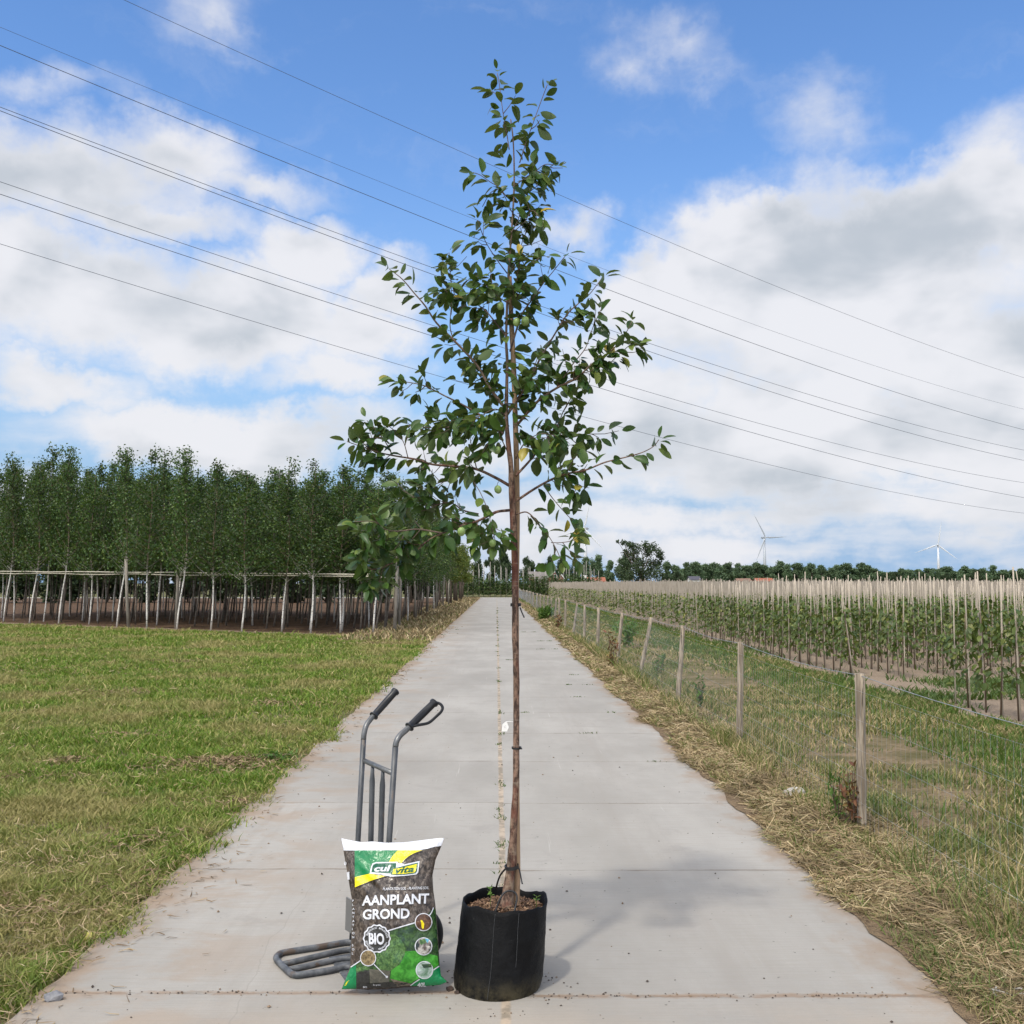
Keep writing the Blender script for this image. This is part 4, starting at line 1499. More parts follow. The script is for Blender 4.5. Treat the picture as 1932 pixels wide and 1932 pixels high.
# ================================================================== POWER CABLES
M_cable = plain('dark cable', (.10, .115, .15), .5, 0.3)
CAB = [  # pixel samples left / middle / right, radius, label
    ((211, 0), (932, 314), (1932, 706.8), .020, 'thin topmost overhead cable crossing the sky'),
    ((0, 62), (903, 417), (1932, 768), .015, 'faint second cable from the top of the overhead line'),
    ((0, 96), (913, 456), (1932, 807), .029, 'dark third cable from the top of the overhead line'),
    ((0, 210), (913, 540), (1932, 846.6), .026, 'upper one of the close pair of overhead cables'),
    ((0, 217), (878.5, 541), (1932, 866), .029, 'lower one of the close pair of overhead cables'),
    ((0, 348.5), (805, 611), (1932, 909), .022, 'third cable from the bottom of the overhead line'),
    ((0, 371.5), (795, 628), (1932, 937), .026, 'second lowest overhead cable, just under another'),
    ((0, 464), (824.5, 709), (1932, 967), .022, 'lowest overhead cable crossing behind the crown'),
]
for i, (l, mdl, r_, rad, lb) in enumerate(CAB):
    Yl = 62 + i * .6

    def tpos(px):
        kx = (px - 937) / W
        k0 = (l[0] - 937) / W
        return (kx - k0) * Yl / (1 - kx)
    ts, zs = [], []
    for p in (l, mdl, r_):
        t = tpos(p[0])
        ts.append(t)
        zs.append(at(p[0], p[1], Yl + t).z)
    cf = np.polyfit(ts, zs, 2)
    t0, t1 = -45, ts[2] + 75
    pts = []
    for t in np.linspace(t0, t1, 60):
        pts.append(Vector(((l[0] - 937) / W * Yl + t, Yl + t, float(np.polyval(cf, t)))))
    mb = MB()
    mb.tube(pts, [rad * (.75 + .5 * max(0, (p.y - 40)) / 150) for p in pts], 6)
    tag(mb.build('power_cable', M_cable, None, origin=pts[0]), lb, 'power cable', 'cables of the overhead line')

# ================================================================== WIRE FENCE
M_wire = plain('galvanised wire', (.29, .32, .34), .6, .3)
M_fpost = mottled('grey fence wood', (.36, .30, .225), (.18, .145, .105), 5.5, .92, .9, (9, 9, .55), (.085, .07, .05), 4, lo3=.60, hi3=.66, lo=.42, hi=.58)
fence = empty('wire_fence', (2.35, 6.6, 0))
tag(fence, 'low wire mesh fence on leaning wooden posts along the right verge', 'fence')
FP = [(3.35, 0, 0, .055, 1.0), (6.6, .01, 0.0, .031, 1.02), (9.95, .035, 0, .030, 1.03), (13.3, .09, 0, .031, 1.05), (17.0, .23, -.02, .030, 1.03), (20.0, .12, 0, .032, 1.02),
      (23.6, .03, 0, .036, 1.03), (27.3, .02, 0, .034, 1.02), (31.6, .14, 0, .036, 1.0), (35, .02, 0, .040, 1.02)]
y = 38.4
while y < ROAD_END:
    FP.append((y, random.uniform(-.05, .08), random.uniform(-.05, .05), .038, random.uniform(.95, 1.06)))
    y += 3.2
tops = []
for j, (y, lx, ly, r_, hh_) in enumerate(FP):
    bx = 2.33 + .03 * noise.noise(Vector((y, 0, 0)))
    n_ = 9
    pts = [Vector((bx + lx * t, y + ly * t, -.08 + (hh_ + .08) * t)) for t in np.linspace(0, 1, n_)]
    mb = MB()
    mb.tube(pts, [r_ * (1.06 - .1 * t) for t in np.linspace(0, 1, n_)], 14, wob=.28, wseed=y)
    po = mb.build('post', M_fpost, fence)
    if lx > .12:
        po['label'] = 'post leaning towards the field'
    tops.append((bx + lx, y, hh_, bx))
verts, faces = [], []


def wire(mb, a, b, r, sag=0.0, k=2):
    pts = []
    for t in np.linspace(0, 1, k):
        p = a.lerp(b, t)
        pts.append(p + Vector((0, 0, -sag * 4 * t * (1 - t))))
    mb.tube(pts, r, 3, cap=False)


mb = MB()
for (a, b) in zip(tops[:-1], tops[1:]):
    ya, yb = a[1], b[1]
    rw = .0006 + .00004 * ya
    for zf in (.06, .22, .38, .54, .72, .90):
        A = Vector((a[3] + (a[0] - a[3]) * zf / 1.0 - .04, ya, zf * a[2]))
        B = Vector((b[3] + (b[0] - b[3]) * zf / 1.0 - .04, yb, zf * b[2]))
        wire(mb, A, B, rw, .012, 4)
    st = .07 if ya < 14 else (.16 if ya < 30 else .30)
    m_ = max(3, int((yb - ya) / st))
    for q in range(m_):
        t = (q + .5) / m_
        xb, xt = a[3] + (b[3] - a[3]) * t - .04, a[0] + (b[0] - a[0]) * t - .04
        yy = ya + (yb - ya) * t
        wire(mb, Vector((xb, yy, .05)), Vector((xt, yy + .004 * math.sin(q * 2.1), .90)), rw * .8)
o = mb.build('wire_mesh', M_wire, fence)
mb = MB()
for (a, b) in zip(tops[:-1], tops[1:]):
    wire(mb, Vector((a[0], a[1], a[2] - .012)), Vector((b[0], b[1], b[2] - .012)), .0022 + .00006 * a[1], .03, 7)
mb.build('top_wire', M_wire, fence)
mb = MB()
for (a, b) in zip(tops[:3], tops[1:4]):
    pass

# ================================================================== FRUIT TREE IN ITS POT
TY = 4.13


def bark_mat():
    m, gx, b, o = material('plum bark')
    co = gx.n('ShaderNodeTexCoord').outputs['Object']
    x, y, z = gx.xyz(co)
    p = gx.v('MULTIPLY', co, (1, 1, .38))
    f = gx.noise(p, 58, 6, .72)
    c = gx.mix(gx.step(f, .40, .60), (.045, .026, .019), (.235, .148, .105))
    c = gx.mix(gx.step(gx.noise(gx.v('MULTIPLY', co, (1, 1, .5)), 13, 5, .65), .47, .62, 0, .8), c, (.135, .046, .030))
    c = gx.mix(gx.m('MULTIPLY', gx.step(z, .62, .45), gx.step(gx.noise(co, 26, 5, .6), .45, .66)), c, (.27, .205, .145))
    c = gx.mix(gx.m('MULTIPLY', gx.step(z, 1.55, 2.3), .55), c, (.17, .135, .10))
    ln = gx.noise(gx.v('MULTIPLY', co, (5, 5, 120)), 1.0, 2, .5)
    c = gx.mix(gx.step(ln, .64, .70, 0, .5), c, (.30, .25, .20))
    gx.put(b.inputs['Base Color'], c)
    b.inputs['Roughness'].default_value = .72
    b.inputs['Specular IOR Level'].default_value = .3
    bumpit(gx, b, gx.m('ADD', f, gx.m('MULTIPLY', ln, .5)), .8, .006)
    return m


M_pbark = bark_mat()
M_twig = mottled('twig bark', (.085, .055, .045), (.15, .10, .075), 30, .7)
tree = empty('fruit_tree', tuple(at(955, 1716, TY)))
tag(tree, 'tall slender young plum tree with green fruit standing in the black pot', 'fruit tree')
trunk_px = [(953, 1728, 15), (955, 1716, 14), (958, 1690, 11.5), (960.5, 1664, 10), (965, 1635, 9.4), (966, 1608, 8.6), (968.6, 1579, 7.6), (969.5, 1552, 7.0), (972.5, 1500, 6.4), (974, 1450, 6.3), (973.9, 1395, 6.2), (974.5, 1330, 6.0), (973.9, 1264, 6.0),
            (972, 1204, 6.2), (971.6, 1130, 6.4), (971.4, 1060, 6.8), (968.5, 988, 7.0), (966, 930, 6.4), (964, 880, 5.8), (960.6, 851, 5.0), (957, 815, 4.5), (955, 782, 4.2), (956, 730, 3.4), (957, 682, 3.0), (955, 640, 2.8), (957, 570, 2.5), (960, 505, 2.3), (965, 440, 2.0), (970, 350, 1.7), (968.5, 270, 1.2), (963.5, 225, .8)]
pts = [at(x, y, TY + .015 * math.sin(y * .02)) for x, y, r in trunk_px]
rad = [max(.93 * r / W * TY, .0028) for x, y, r in trunk_px]
sp_ = smooth_path(pts, 6)
rr = lerp_list(rad, len(sp_))
# knots
rr = [r * (1 + .10 * noise.noise(Vector((0, 0, p.z * 7))) + .13 * max(0, noise.noise(Vector((3, 1, p.z * 23))))) for r, p in zip(rr, sp_)]
mb = MB()
mb.tube(sp_, rr, 14, wob=.12)
mb.build('trunk', M_pbark, tree)


def c1(*q):
    return [(600.6 + a * .36, 94.8 + b * .36) for a, b in q]


def c2(*q):
    return [(600.6 + a * .36, 663.8 + b * .36) for a, b in q]


BR = [  # pixel path, depth change at the tip, start radius px, leaf density
    (c1((1000, 520), (985, 420), (968, 330), (950, 190), (938, 120)), .05, 1.1, .8),
    (c1((1055, 590), (1090, 480), (1130, 370), (1170, 260), (1200, 180)), -.05, 1.1, .65),
    (c1((1030, 710), (1090, 665), (1130, 640), (1185, 600), (1230, 600)), -.10, 1.0, .9),
    (c1((1035, 800), (1080, 765), (1150, 710), (1200, 690)), .12, 1.0, .9),
    (c1((990, 770), (940, 715), (900, 690), (850, 655), (810, 640)), -.08, 1.0, .7),
    (c1((1020, 860), (960, 740), (905, 745), (860, 820)), .10, .8, .6),
    (c1((990, 1170), (930, 1090), (880, 1010), (855, 950), (835, 890)), -.10, 1.2, .75),
    (c1((1025, 950), (1080, 900), (1120, 840), (1165, 880)), -.12, .9, .9),
    (c1((975, 1870), (900, 1770), (830, 1650), (720, 1530), (620, 1430), (560, 1340), (500, 1270), (440, 1200), (370, 1145)), -.28, 3.0, .8),
    (c1((705, 1510), (690, 1440), (698, 1300), (690, 1150), (685, 1060)), .02, 1.2, .6),
    (c1((985, 1500), (930, 1430), (880, 1370), (800, 1310), (740, 1290), (650, 1260)), .15, 1.8, 1.4),
    (c1((1000, 1330), (940, 1290), (890, 1240), (840, 1220)), -.2, 1.2, 1.3),
    (c1((1000, 1890), (1070, 1790), (1130, 1690), (1160, 1620), (1220, 1520), (1300, 1390), (1360, 1330), (1420, 1280), (1490, 1190)), .22, 2.8, .8),
    (c1((1005, 1580), (1060, 1400), (1110, 1320), (1180, 1220), (1230, 1160), (1300, 1070)), -.18, 2.0, .9),
    (c1((1045, 1960), (1150, 1840), (1250, 1770), (1350, 1720), (1440, 1640), (1530, 1580), (1600, 1500), (1645, 1420)), -.25, 2.8, 1.0),
    (c1((1250, 1770), (1330, 1650), (1400, 1560), (1440, 1450), (1480, 1360)), -.1, 1.4, .9),
    (c1((1440, 1640), (1500, 1660), (1570, 1600), (1640, 1540), (1670, 1540)), -.4, 1.2, 1.2),
    (c1((970, 2010), (860, 1920), (760, 1860), (660, 1810), (560, 1760), (470, 1740), (390, 1735)), .25, 2.4, .75),
    (c2((1000, 700), (930, 660), (830, 615), (720, 600), (600, 590), (520, 565), (400, 545), (330, 530), (250, 505), (150, 470)), -.30, 3.2, .95),
    (c2((390, 545), (350, 470), (310, 420), (255, 360)), -.33, 1.2, .8),
    (c2((470, 555), (445, 470), (400, 415), (370, 390)), -.2, 1.0, .8),
    (c2((960, 420), (880, 390), (760, 380), (650, 400), (560, 395), (470, 385)), .30, 2.0, 1.3),
    (c2((840, 850), (760, 830), (690, 790), (600, 800), (520, 760), (430, 790)), .2, 1.6, 1.2),
    (c2((800, 625), (700, 670), (620, 690), (540, 730), (470, 740)), .35, 1.5, 1.1),
    (c2((1000, 830), (930, 840), (850, 880), (760, 910), (650, 950), (560, 1000), (480, 1070), (380, 1110), (280, 1140), (225, 1080)), -.42, 2.9, 1.25),
    (c2((650, 950), (520, 930), (420, 940), (350, 930), (290, 890), (190, 890)), -.5, 1.6, 1.2),
    (c2((420, 940), (350, 990), (280, 980), (240, 1040)), -.55, 1.0, 1.2),
    (c2((280, 1140), (280, 1190), (265, 1230)), -.45, .8, 1.5),
    (c2((1035, 650), (1100, 580), (1150, 520), (1230, 420), (1260, 370), (1290, 300), (1350, 200)), .25, 2.6, 1.0),
    (c2((1150, 520), (1240, 480), (1330, 450), (1420, 430), (1470, 450)), .3, 1.4, 1.2),
    (c2((1040, 780), (1130, 720), (1220, 670), (1300, 640), (1400, 620), (1500, 580), (1600, 555), (1690, 530), (1755, 497), (1785, 460)), -.15, 2.6, .7),
    (c2((1300, 640), (1330, 580), (1340, 550)), -.1, .9, .9),
    (c2((1300, 640), (1350, 690), (1340, 750)), -.12, .9, 1.2),
    (c2((1040, 850), (1090, 840), (1130, 870), (1160, 910), (1210, 970), (1250, 1040), (1270, 1090)), -.25, 1.5, .8),
    (c2((1180, 700), (1230, 770), (1290, 840), (1340, 890), (1390, 930)), -.15, 1.1, .55),
    (c2((1220, 1000), (1270, 1000), (1330, 990), (1370, 970)), -.2, .8, .8),
    (c2((940, 840), (900, 870), (915, 940), (930, 1000)), -.2, 1.1, 1.3),
    (c2((790, 640), (820, 690), (850, 740), (890, 830)), -.12, .7, .5),
    (c2((1035, 560), (1080, 480), (1160, 430), (1250, 440)), -.25, 1.5, 1.2),
    (c2((990, 520), (950, 450), (900, 470), (860, 530)), -.15, 1.2, 1.0),
    (c2((985, 340), (930, 300), (860, 330), (800, 370)), -.2, 1.3, 1.3),
    (c2((960, 280), (900, 200), (850, 130), (800, 60)), .2, 1.5, 1.3),
    (c2((1000, 320), (1060, 230), (1110, 130), (1150, 30)), -.15, 1.6, 1.2),
    (c2((830, 615), (800, 480), (790, 400), (800, 330)), .12, 1.2, .8),
    (c1((990, 1400), (1040, 1310), (1040, 1200), (1060, 1090)), -.15, 1.2, 1.1),
    (c1((995, 1200), (1030, 1100), (1070, 1000), (1060, 930)), .15, 1.1, 1.2),
    (c1((1010, 960), (1050, 880), (1060, 800), (1050, 740)), .1, 1.0, 1.1),
]
LP_, LD_, LN_, LL_, LW_, LF_, LDr = [], [], [], [], [], [], []
rl = random.Random(77)


def put_leaf(p, d, size=1.0):
    d = Vector(d).normalized()
    d = (d + Vector((rl.gauss(0, .35), rl.gauss(0, .5), rl.gauss(-.12, .42)))).normalized()
    nrm = Vector((rl.gauss(0, .55), rl.gauss(-.25, .55), 1 if rl.random() < .8 else .1))
    L = rl.uniform(.044, .075) * size
    st = p + d * rl.uniform(.008, .02)
    LP_.append(tuple(st))
    LD_.append(tuple(d))
    LN_.append(tuple(nrm))
    LL_.append(L)
    LW_.append(L * rl.uniform(.43, .58))
    LF_.append(rl.uniform(.12, .55))
    LDr.append(rl.uniform(.0, .42))
    return st


pet = MB()
for (path, dz, r0, dens_) in BR:
    n_ = len(path)
    y0 = TY + (0 if n_ > 5 else .0)
    # joins on to another branch further out: start from that depth
    start_off = 0.0
    if (path[0][0] - 966) ** 2 > 40 ** 2:
        start_off = dz * .55
    kd = .34 if dz < -.25 else .62
    dz, start_off = dz * kd, start_off * kd
    pts = []
    for i, (x, y) in enumerate(path):
        t = i / (n_ - 1)
        pts.append(at(x, y, TY + start_off + (dz - start_off) * t ** .9))
    q = smooth_path(pts, 5)
    rr = [max(.0016, r0 / W * TY * (1 - .78 * t)) for t in np.linspace(0, 1, len(q))]
    mb = MB()
    mb.tube(q, rr, 7)
    length = sum((b - a).length for a, b in zip(q[:-1], q[1:]))
    # twigs and leaves
    step = .0140 / dens_
    acc, nxt = 0.0, .10 if length > .45 else .05
    phi = rl.uniform(0, 6.28)
    twigs = []
    for a, b in zip(q[:-1], q[1:]):
        sl = (b - a).length
        while acc + sl > nxt:
            p = a.lerp(b, (nxt - acc) / sl)
            t = (b - a).normalized()
            phi += 2.4 + rl.uniform(-.4, .4)
            o1 = t.orthogonal().normalized()
            o2 = t.cross(o1)
            out = (o1 * math.cos(phi) + o2 * math.sin(phi))
            fr_ = nxt / length
            if fr_ < .88 and rl.random() < .24 * min(1.3, dens_):
                # a spur with its own leaves
                ln = rl.uniform(.04, .13) * (1.1 if dens_ > 1 else .8)
                e = p + (out * .8 + t * .6 + Vector((0, 0, .1))).normalized() * ln
                mb.tube([p, p.lerp(e, .5) + Vector((0, 0, -.006)), e], [.0022, .0016, .0011], 4, cap=False)
                for k in range(rl.randint(4, 8)):
                    s = rl.uniform(.3, 1)
                    pp = p.lerp(e, s)
                    a2 = rl.uniform(0, 6.28)
                    dd = (e - p).normalized() * .5 + o1 * math.cos(a2) + o2 * math.sin(a2) + Vector((0, 0, -.25))
                    put_leaf(pp, dd)
            else:
                put_leaf(p, out * .9 + t * .55 + Vector((0, 0, -.2)))
                if rl.random() < .3 * dens_:
                    put_leaf(p, out * -.6 + t * .4 + Vector((0, 0, -.5)))
            nxt += step * rl.uniform(.7, 1.35)
        acc += sl
    tp = (q[-1] - q[-2]).normalized()
    for k in range(3):
        put_leaf(q[-1], tp + Vector((rl.gauss(0, .5), rl.gauss(0, .5), rl.gauss(0, .4))), .85)
    mb.build('branch', M_twig if r0 < 2.2 else M_pbark, tree)
# leaves along the leader itself
for i in range(120):
    t = rl.uniform(.0, 1)
    y = 860 - t * 620
    k = [j for j in range(len(trunk_px) - 1) if trunk_px[j][1] >= y >= trunk_px[j + 1][1]]
    if not k:
        continue
    k = k[0]
    f_ = (trunk_px[k][1] - y) / max(1e-3, trunk_px[k][1] - trunk_px[k + 1][1])
    x = trunk_px[k][0] + (trunk_px[k + 1][0] - trunk_px[k][0]) * f_
    p = at(x, y, TY)
    a = rl.uniform(0, 6.28)
    dd = Vector((math.cos(a), math.sin(a), rl.uniform(-.5, .3)))
    put_leaf(p + dd * rl.uniform(.01, .06), dd)
M_leaf = leafy('plum leaves', [(0, (.016, .046, .010)), (.45, (.036, .086, .015)), (.8, (.070, .128, .023)), (.985, (.14, .19, .04)), (1, (.45, .32, .04))], back=(.085, .13, .045), rough=.38, trans=.20, spec=.32)
V, F = leaf_mesh(np.array(LP_) - np.array(tuple(tree.location)), np.array(LD_), np.array(LN_), np.array(LL_), np.array(LW_), np.array(LF_), np.array(LDr))
link('foliage', np_mesh('plum_foliage', V, F, [M_leaf], True), tree)

M_plum = mottled('unripe plum skin', (.20, .30, .085), (.27, .37, .13), 25, .38)
for (x, y, dz, r_) in ((944, 577, -.09, 7.5), (975, 608, -.06, 8), (991, 606, -.07, 8.5), (938, 849.5, -.05, 7.2), (939.5, 923.5, -.06, 7.6), (1052.5, 893, -.12, 8.0), (870.5, 1003, -.30, 8.2), (929.5, 1024.5, -.16, 7.2)):
    c = at(x, y, TY + dz)
    r_ = r_ / W * (TY + dz)
    mb = MB()
    prof = []
    for k in range(13):
        a = math.pi * k / 12
        prof.append((max(.0004, r_ * .92 * math.sin(a)), -r_ * 1.08 * math.cos(a) - (r_ * .16 if k == 12 else 0)))
    tilt = Matrix.Rotation(rl.uniform(-.3, .3), 3, 'X') @ Matrix.Rotation(rl.uniform(-.3, .3), 3, 'Y')
    mb.lathe(prof, 18, tilt, c)
    o = mb.build('plum', M_plum, tree)
    mb = MB()
    s0 = c + tilt @ Vector((0, 0, r_ * .92))
    mb.tube([s0, s0 + Vector((.003, 0, .012)), s0 + Vector((.010, .01, .022))], .0011, 5)
    mb.build('stalk', M_twig, o, origin=tree.location)

# the wooden stake behind the trunk
M_pale = mottled('pale planed stake', (.40, .27, .16), (.31, .20, .12), 5, .75, .15, (8, 8, .6))
spx = [(974, 1716), (976, 1640), (974.5, 1500), (974, 1300), (973.5, 1130), (975.5, 1000), (975, 900), (972, 780), (969, 690), (964.5, 600), (961.5, 522)]
pts = smooth_path([at(x, y, TY + .038) for x, y in spx], 4)
pts[0] = pts[0] + Vector((0, 0, -.03))
mb = MB()
mb.tube(pts, lerp_list([.0125, .0125, .0122, .012, .0115, .011, .0105, .009], len(pts)), 10, wob=.04)
tag(mb.build('tree_stake', M_pale, None, origin=pts[0]), 'pale wooden stake standing behind the plum trunk', 'stake')

# ties
M_rub = plain('black rubber', (.012, .012, .013), .5)


def tie(px, py, rpx, hpx, tails, label, lean=0.0, sx=1.0):
    c = at(px, py, TY + .012)
    r_ = rpx / W * TY
    h_ = hpx / W * TY
    mb = MB()
    prof = [(r_, -h_ / 2), (r_ + .0035, -h_ / 2), (r_ + .0035, h_ / 2), (r_, h_ / 2)]
    ax = Matrix.Rotation(lean, 3, 'Y') @ Matrix.Diagonal((1.0 * sx, 1.25, 1))
    mb.lathe(prof, 24, ax, c, smooth=False, closed=True)
    root = mb.build('tree_tie', M_rub, None, origin=c)
    tag(root, label, 'tree tie')
    for tl in tails:
        mb = MB()
        mb.tube(smooth_path([at(x, y, TY + d) for x, y, d in tl], 5), .0028, 6)
        mb.build('tail', M_rub, root, origin=c)


tie(965.5, 1635, 11.8, 6, [[(976, 1633, .02), (980, 1641, .01), (983, 1656, .0), (985.5, 1668, -.01)]], 'black tie around the foot of the trunk, with a hanging end', -.1)
tie(974.8, 1411, 7.6, 3.4, [[(981, 1411, .0), (984.5, 1413, -.01)]], 'thin black tie around the middle of the bare trunk')
tie(973.2, 1141, 8.6, 6, [[(981, 1146, .0), (985, 1156, -.01), (989, 1165, -.02)]], 'black tie below the crown with a slanting loose end')
tie(961, 764, 8.5, 3, [], 'black tie high in the crown, at a branch fork')

# plant label
mb = MB()
c = at(952.5, 1371, TY - .02)
A = [at(948, 1366.5, TY - .03), at(955.5, 1360.5, TY - .03), at(960, 1372, TY - .03), at(956.5, 1380, TY - .03), at(946.5, 1380, TY - .03)]
A2 = [p + Vector((0, .0012, 0)) for p in A]
mb.add(A + A2, [(0, 1, 2, 3, 4), (9, 8, 7, 6, 5)] + [(i, (i + 1) % 5, 5 + (i + 1) % 5, 5 + i) for i in range(5)])
tg = mb.build('plant_tag', M_white, None, origin=c)
tag(tg, 'small white paper tag hanging at the bare trunk', 'plant tag')
mb = MB()
mb.tube(smooth_path([at(955.5, 1362, TY - .02), at(960, 1361, TY - .02), at(968, 1362, TY - .02)], 4), .0012, 5)
mb.build('strap', M_white, tg, origin=c)
mb = MB()
for k in range(2):
    a, b = at(950.5 + k * .2, 1370.5 + k * 2.4, TY - .034), at(954.5 + k * .2, 1369 + k * 2.4, TY - .034)
    mb.tube([a, b], .0004, 4)
mb.build('print', M_rub, tg, origin=c)

# ------------------------------------------------------------------ the pot
POT_C = Vector(((939 - 937) / W * TY, TY + .03, .02))
POT_H = .325


def pot_mat():
    m, gx, b, o = material('black grow bag fabric')
    co = gx.n('ShaderNodeTexCoord').outputs['Object']
    x, y, z = gx.xyz(co)
    f = gx.noise(co, 9, 6, .65)
    c = gx.mix(gx.step(f, .35, .7), (.0022, .0024, .003), (.0055, .006, .007))
    dust = gx.m('MULTIPLY', gx.step(z, .10, .0), gx.step(gx.noise(co, 16, 6, .7), .34, .66))
    c = gx.mix(gx.m('MULTIPLY', dust, .8), c, (.085, .072, .042))
    rs = gx.m('MULTIPLY', gx.step(gx.noise(gx.v('MULTIPLY', co, (1, 1, .6)), 6, 5, .65), .52, .72), .4)
    c = gx.mix(rs, c, (.014, .015, .017))
    sp = gx.noise(co, 60, 3, .6)
    c = gx.mix(gx.step(sp, .70, .76, 0, .4), c, (.13, .13, .12))
    gx.put(b.inputs['Base Color'], c)
    b.inputs['Roughness'].default_value = .5
    b.inputs['Specular IOR Level'].default_value = .16
    wv = gx.n('ShaderNodeTexWave', wave_type='BANDS', bands_direction='Z')
    wv.inputs['Scale'].default_value = 140
    gx.put(wv.inputs['Vector'], co)
    h_ = gx.m('ADD', gx.m('MULTIPLY', f, 2.5), gx.m('MULTIPLY', wv.outputs[1], .08))
    bumpit(gx, b, h_, .5, .012)
    return m


M_pot = pot_mat()
pot = empty('plant_pot', POT_C)
tag(pot, 'black fabric plant pot holding the fruit tree on the road', 'plant pot')
NP = 72


def pot_r(t, a):
    base = .1775 - .009 * t
    base *= 1 - .05 * math.exp(-t * 26) - .02 * math.exp(-((t - .06) / .03) ** 2)
    q = Vector((math.cos(a) * 1.6, math.sin(a) * 1.6, t * 2.2))
    return base * (1 + .034 * noise.noise(q + Vector((3, 1, 7))) * (.4 + t) + .013 * noise.noise(q * 3.2) + .006 * noise.noise(Vector((q.x * 2, q.y * 2, t * 22))))


def rim_z(a):
    return POT_H * (1 + .045 * noise.noise(Vector((math.cos(a) * 1.7, math.sin(a) * 1.7, 2.2))) + .02 * noise.noise(Vector((math.cos(a) * 5, math.sin(a) * 5, 8.2))))


def pot_p(t, a, off=0.0):
    r_ = pot_r(t, a) + off
    return POT_C + Vector((r_ * math.cos(a) + .034 * t, r_ * math.sin(a), rim_z(a) * t))


mb = MB()
TT = list(np.linspace(0, 1, 26))
vs = [pot_p(t, 2 * math.pi * k / NP) for t in TT for k in range(NP)]
vs += [pot_p(1.0, 2 * math.pi * k / NP, -.004) + Vector((0, 0, .003)) for k in range(NP)]
vs += [pot_p(t, 2 * math.pi * k / NP, -.007) for t in (.97, .85, .75) for k in range(NP)]
rows = len(vs) // NP
fs = [(i * NP + k, i * NP + (k + 1) % NP, (i + 1) * NP + (k + 1) % NP, (i + 1) * NP + k) for i in range(rows - 1) for k in range(NP)]
mb.add(vs, fs, 0, True)
mb.add([pot_p(0, 2 * math.pi * k / NP) for k in range(NP)], [tuple(range(NP))])
mb.build('fabric_wall', M_pot, pot)
M_stitch = plain('grey stitching', (.075, .08, .085), .8)
for (a0, t1) in ((R(-103), .03), (R(-72), .38)):
    mb = MB()
    k = 70
    for i in range(k):
        t = t1 + (.985 - t1) * i / k
        p0, p1 = pot_p(t, a0 + .02 * math.sin(t * 5), .0012), pot_p(t + .55 * (1 - t1) / k, a0 + .02 * math.sin(t * 5), .0012)
        mb.tube([p0, p1], .0011, 4)
    mb.build('stitching', M_stitch, pot)
# soil
M_soil = soil_mat('pot soil', (.085, .05, .03), (.14, .085, .05), (.03, .02, .015), 14)
mb = MB()
vs, fs = [POT_C + Vector((.032, 0, POT_H * .90))], []
for i in range(1, 15):
    for k in range(NP):
        a = 2 * math.pi * k / NP
        q = pot_p(.90, a, -.006)
        c0 = POT_C + Vector((.032, 0, POT_H * .90))
        p = c0.lerp(q, i / 14)
        p.z = POT_C.z + POT_H * .885 + .02 * (1 - (i / 14) ** 2) + .010 * noise.noise(p * 38) + .006 * noise.noise(p * 90)
        vs.append(p)
fs += [(0, 1 + k, 1 + (k + 1) % NP) for k in range(NP)]
for i in range(13):
    for k in range(NP):
        a, b = 1 + i * NP + k, 1 + i * NP + (k + 1) % NP
        fs.append((a, a + NP, b + NP, b))
mb.add(vs, fs, 0, True)
soil = mb.build('soil', M_soil, pot)
# bark chips on the soil
mb = MB()
for i in range(520):
    a, q = random.uniform(0, 6.28), math.sqrt(random.random()) * .155
    c = POT_C + Vector((.032 + math.cos(a) * q, math.sin(a) * q, POT_H * .885 + .024 * (1 - (q / .165) ** 2) + random.uniform(0, .006)))
    s = random.uniform(.003, .010)
    rot = Matrix.Rotation(random.uniform(0, 6.28), 3, 'Z') @ Matrix.Rotation(random.gauss(0, .5), 3, 'X') @ Matrix.Rotation(random.gauss(0, .5), 3, 'Y')
    mb.box(c, (s * 1.6, s * .7, s * .4), random.choice((0, 0, 1, 2)), rot)
mb.build('bark_mulch', [plain('chip brown', (.15, .085, .05), .9), plain('chip dark', (.06, .035, .022), .9), plain('chip light', (.27, .17, .10), .9)], pot)['kind'] = 'stuff'


def strap(ptsx, r_=.0038):
    mb = MB()
    mb.tube(smooth_path(ptsx, 6), r_, 8)
    mb.build('handle', M_rub, pot)


strap([at(934.5, 1722, TY - .125), at(938, 1710, TY - .12), at(944, 1695, TY - .115), at(951.5, 1684.5, TY - .105), at(960, 1681, TY - .10), at(969, 1682.5, TY - .10), at(975, 1690, TY - .105), at(974, 1704, TY - .115), at(969.5, 1722, TY - .13)])
strap([at(936, 1676, TY + .14), at(939, 1664, TY + .11), at(944, 1651, TY + .07), at(952, 1641, TY + .03), at(957, 1637, TY + .0)])

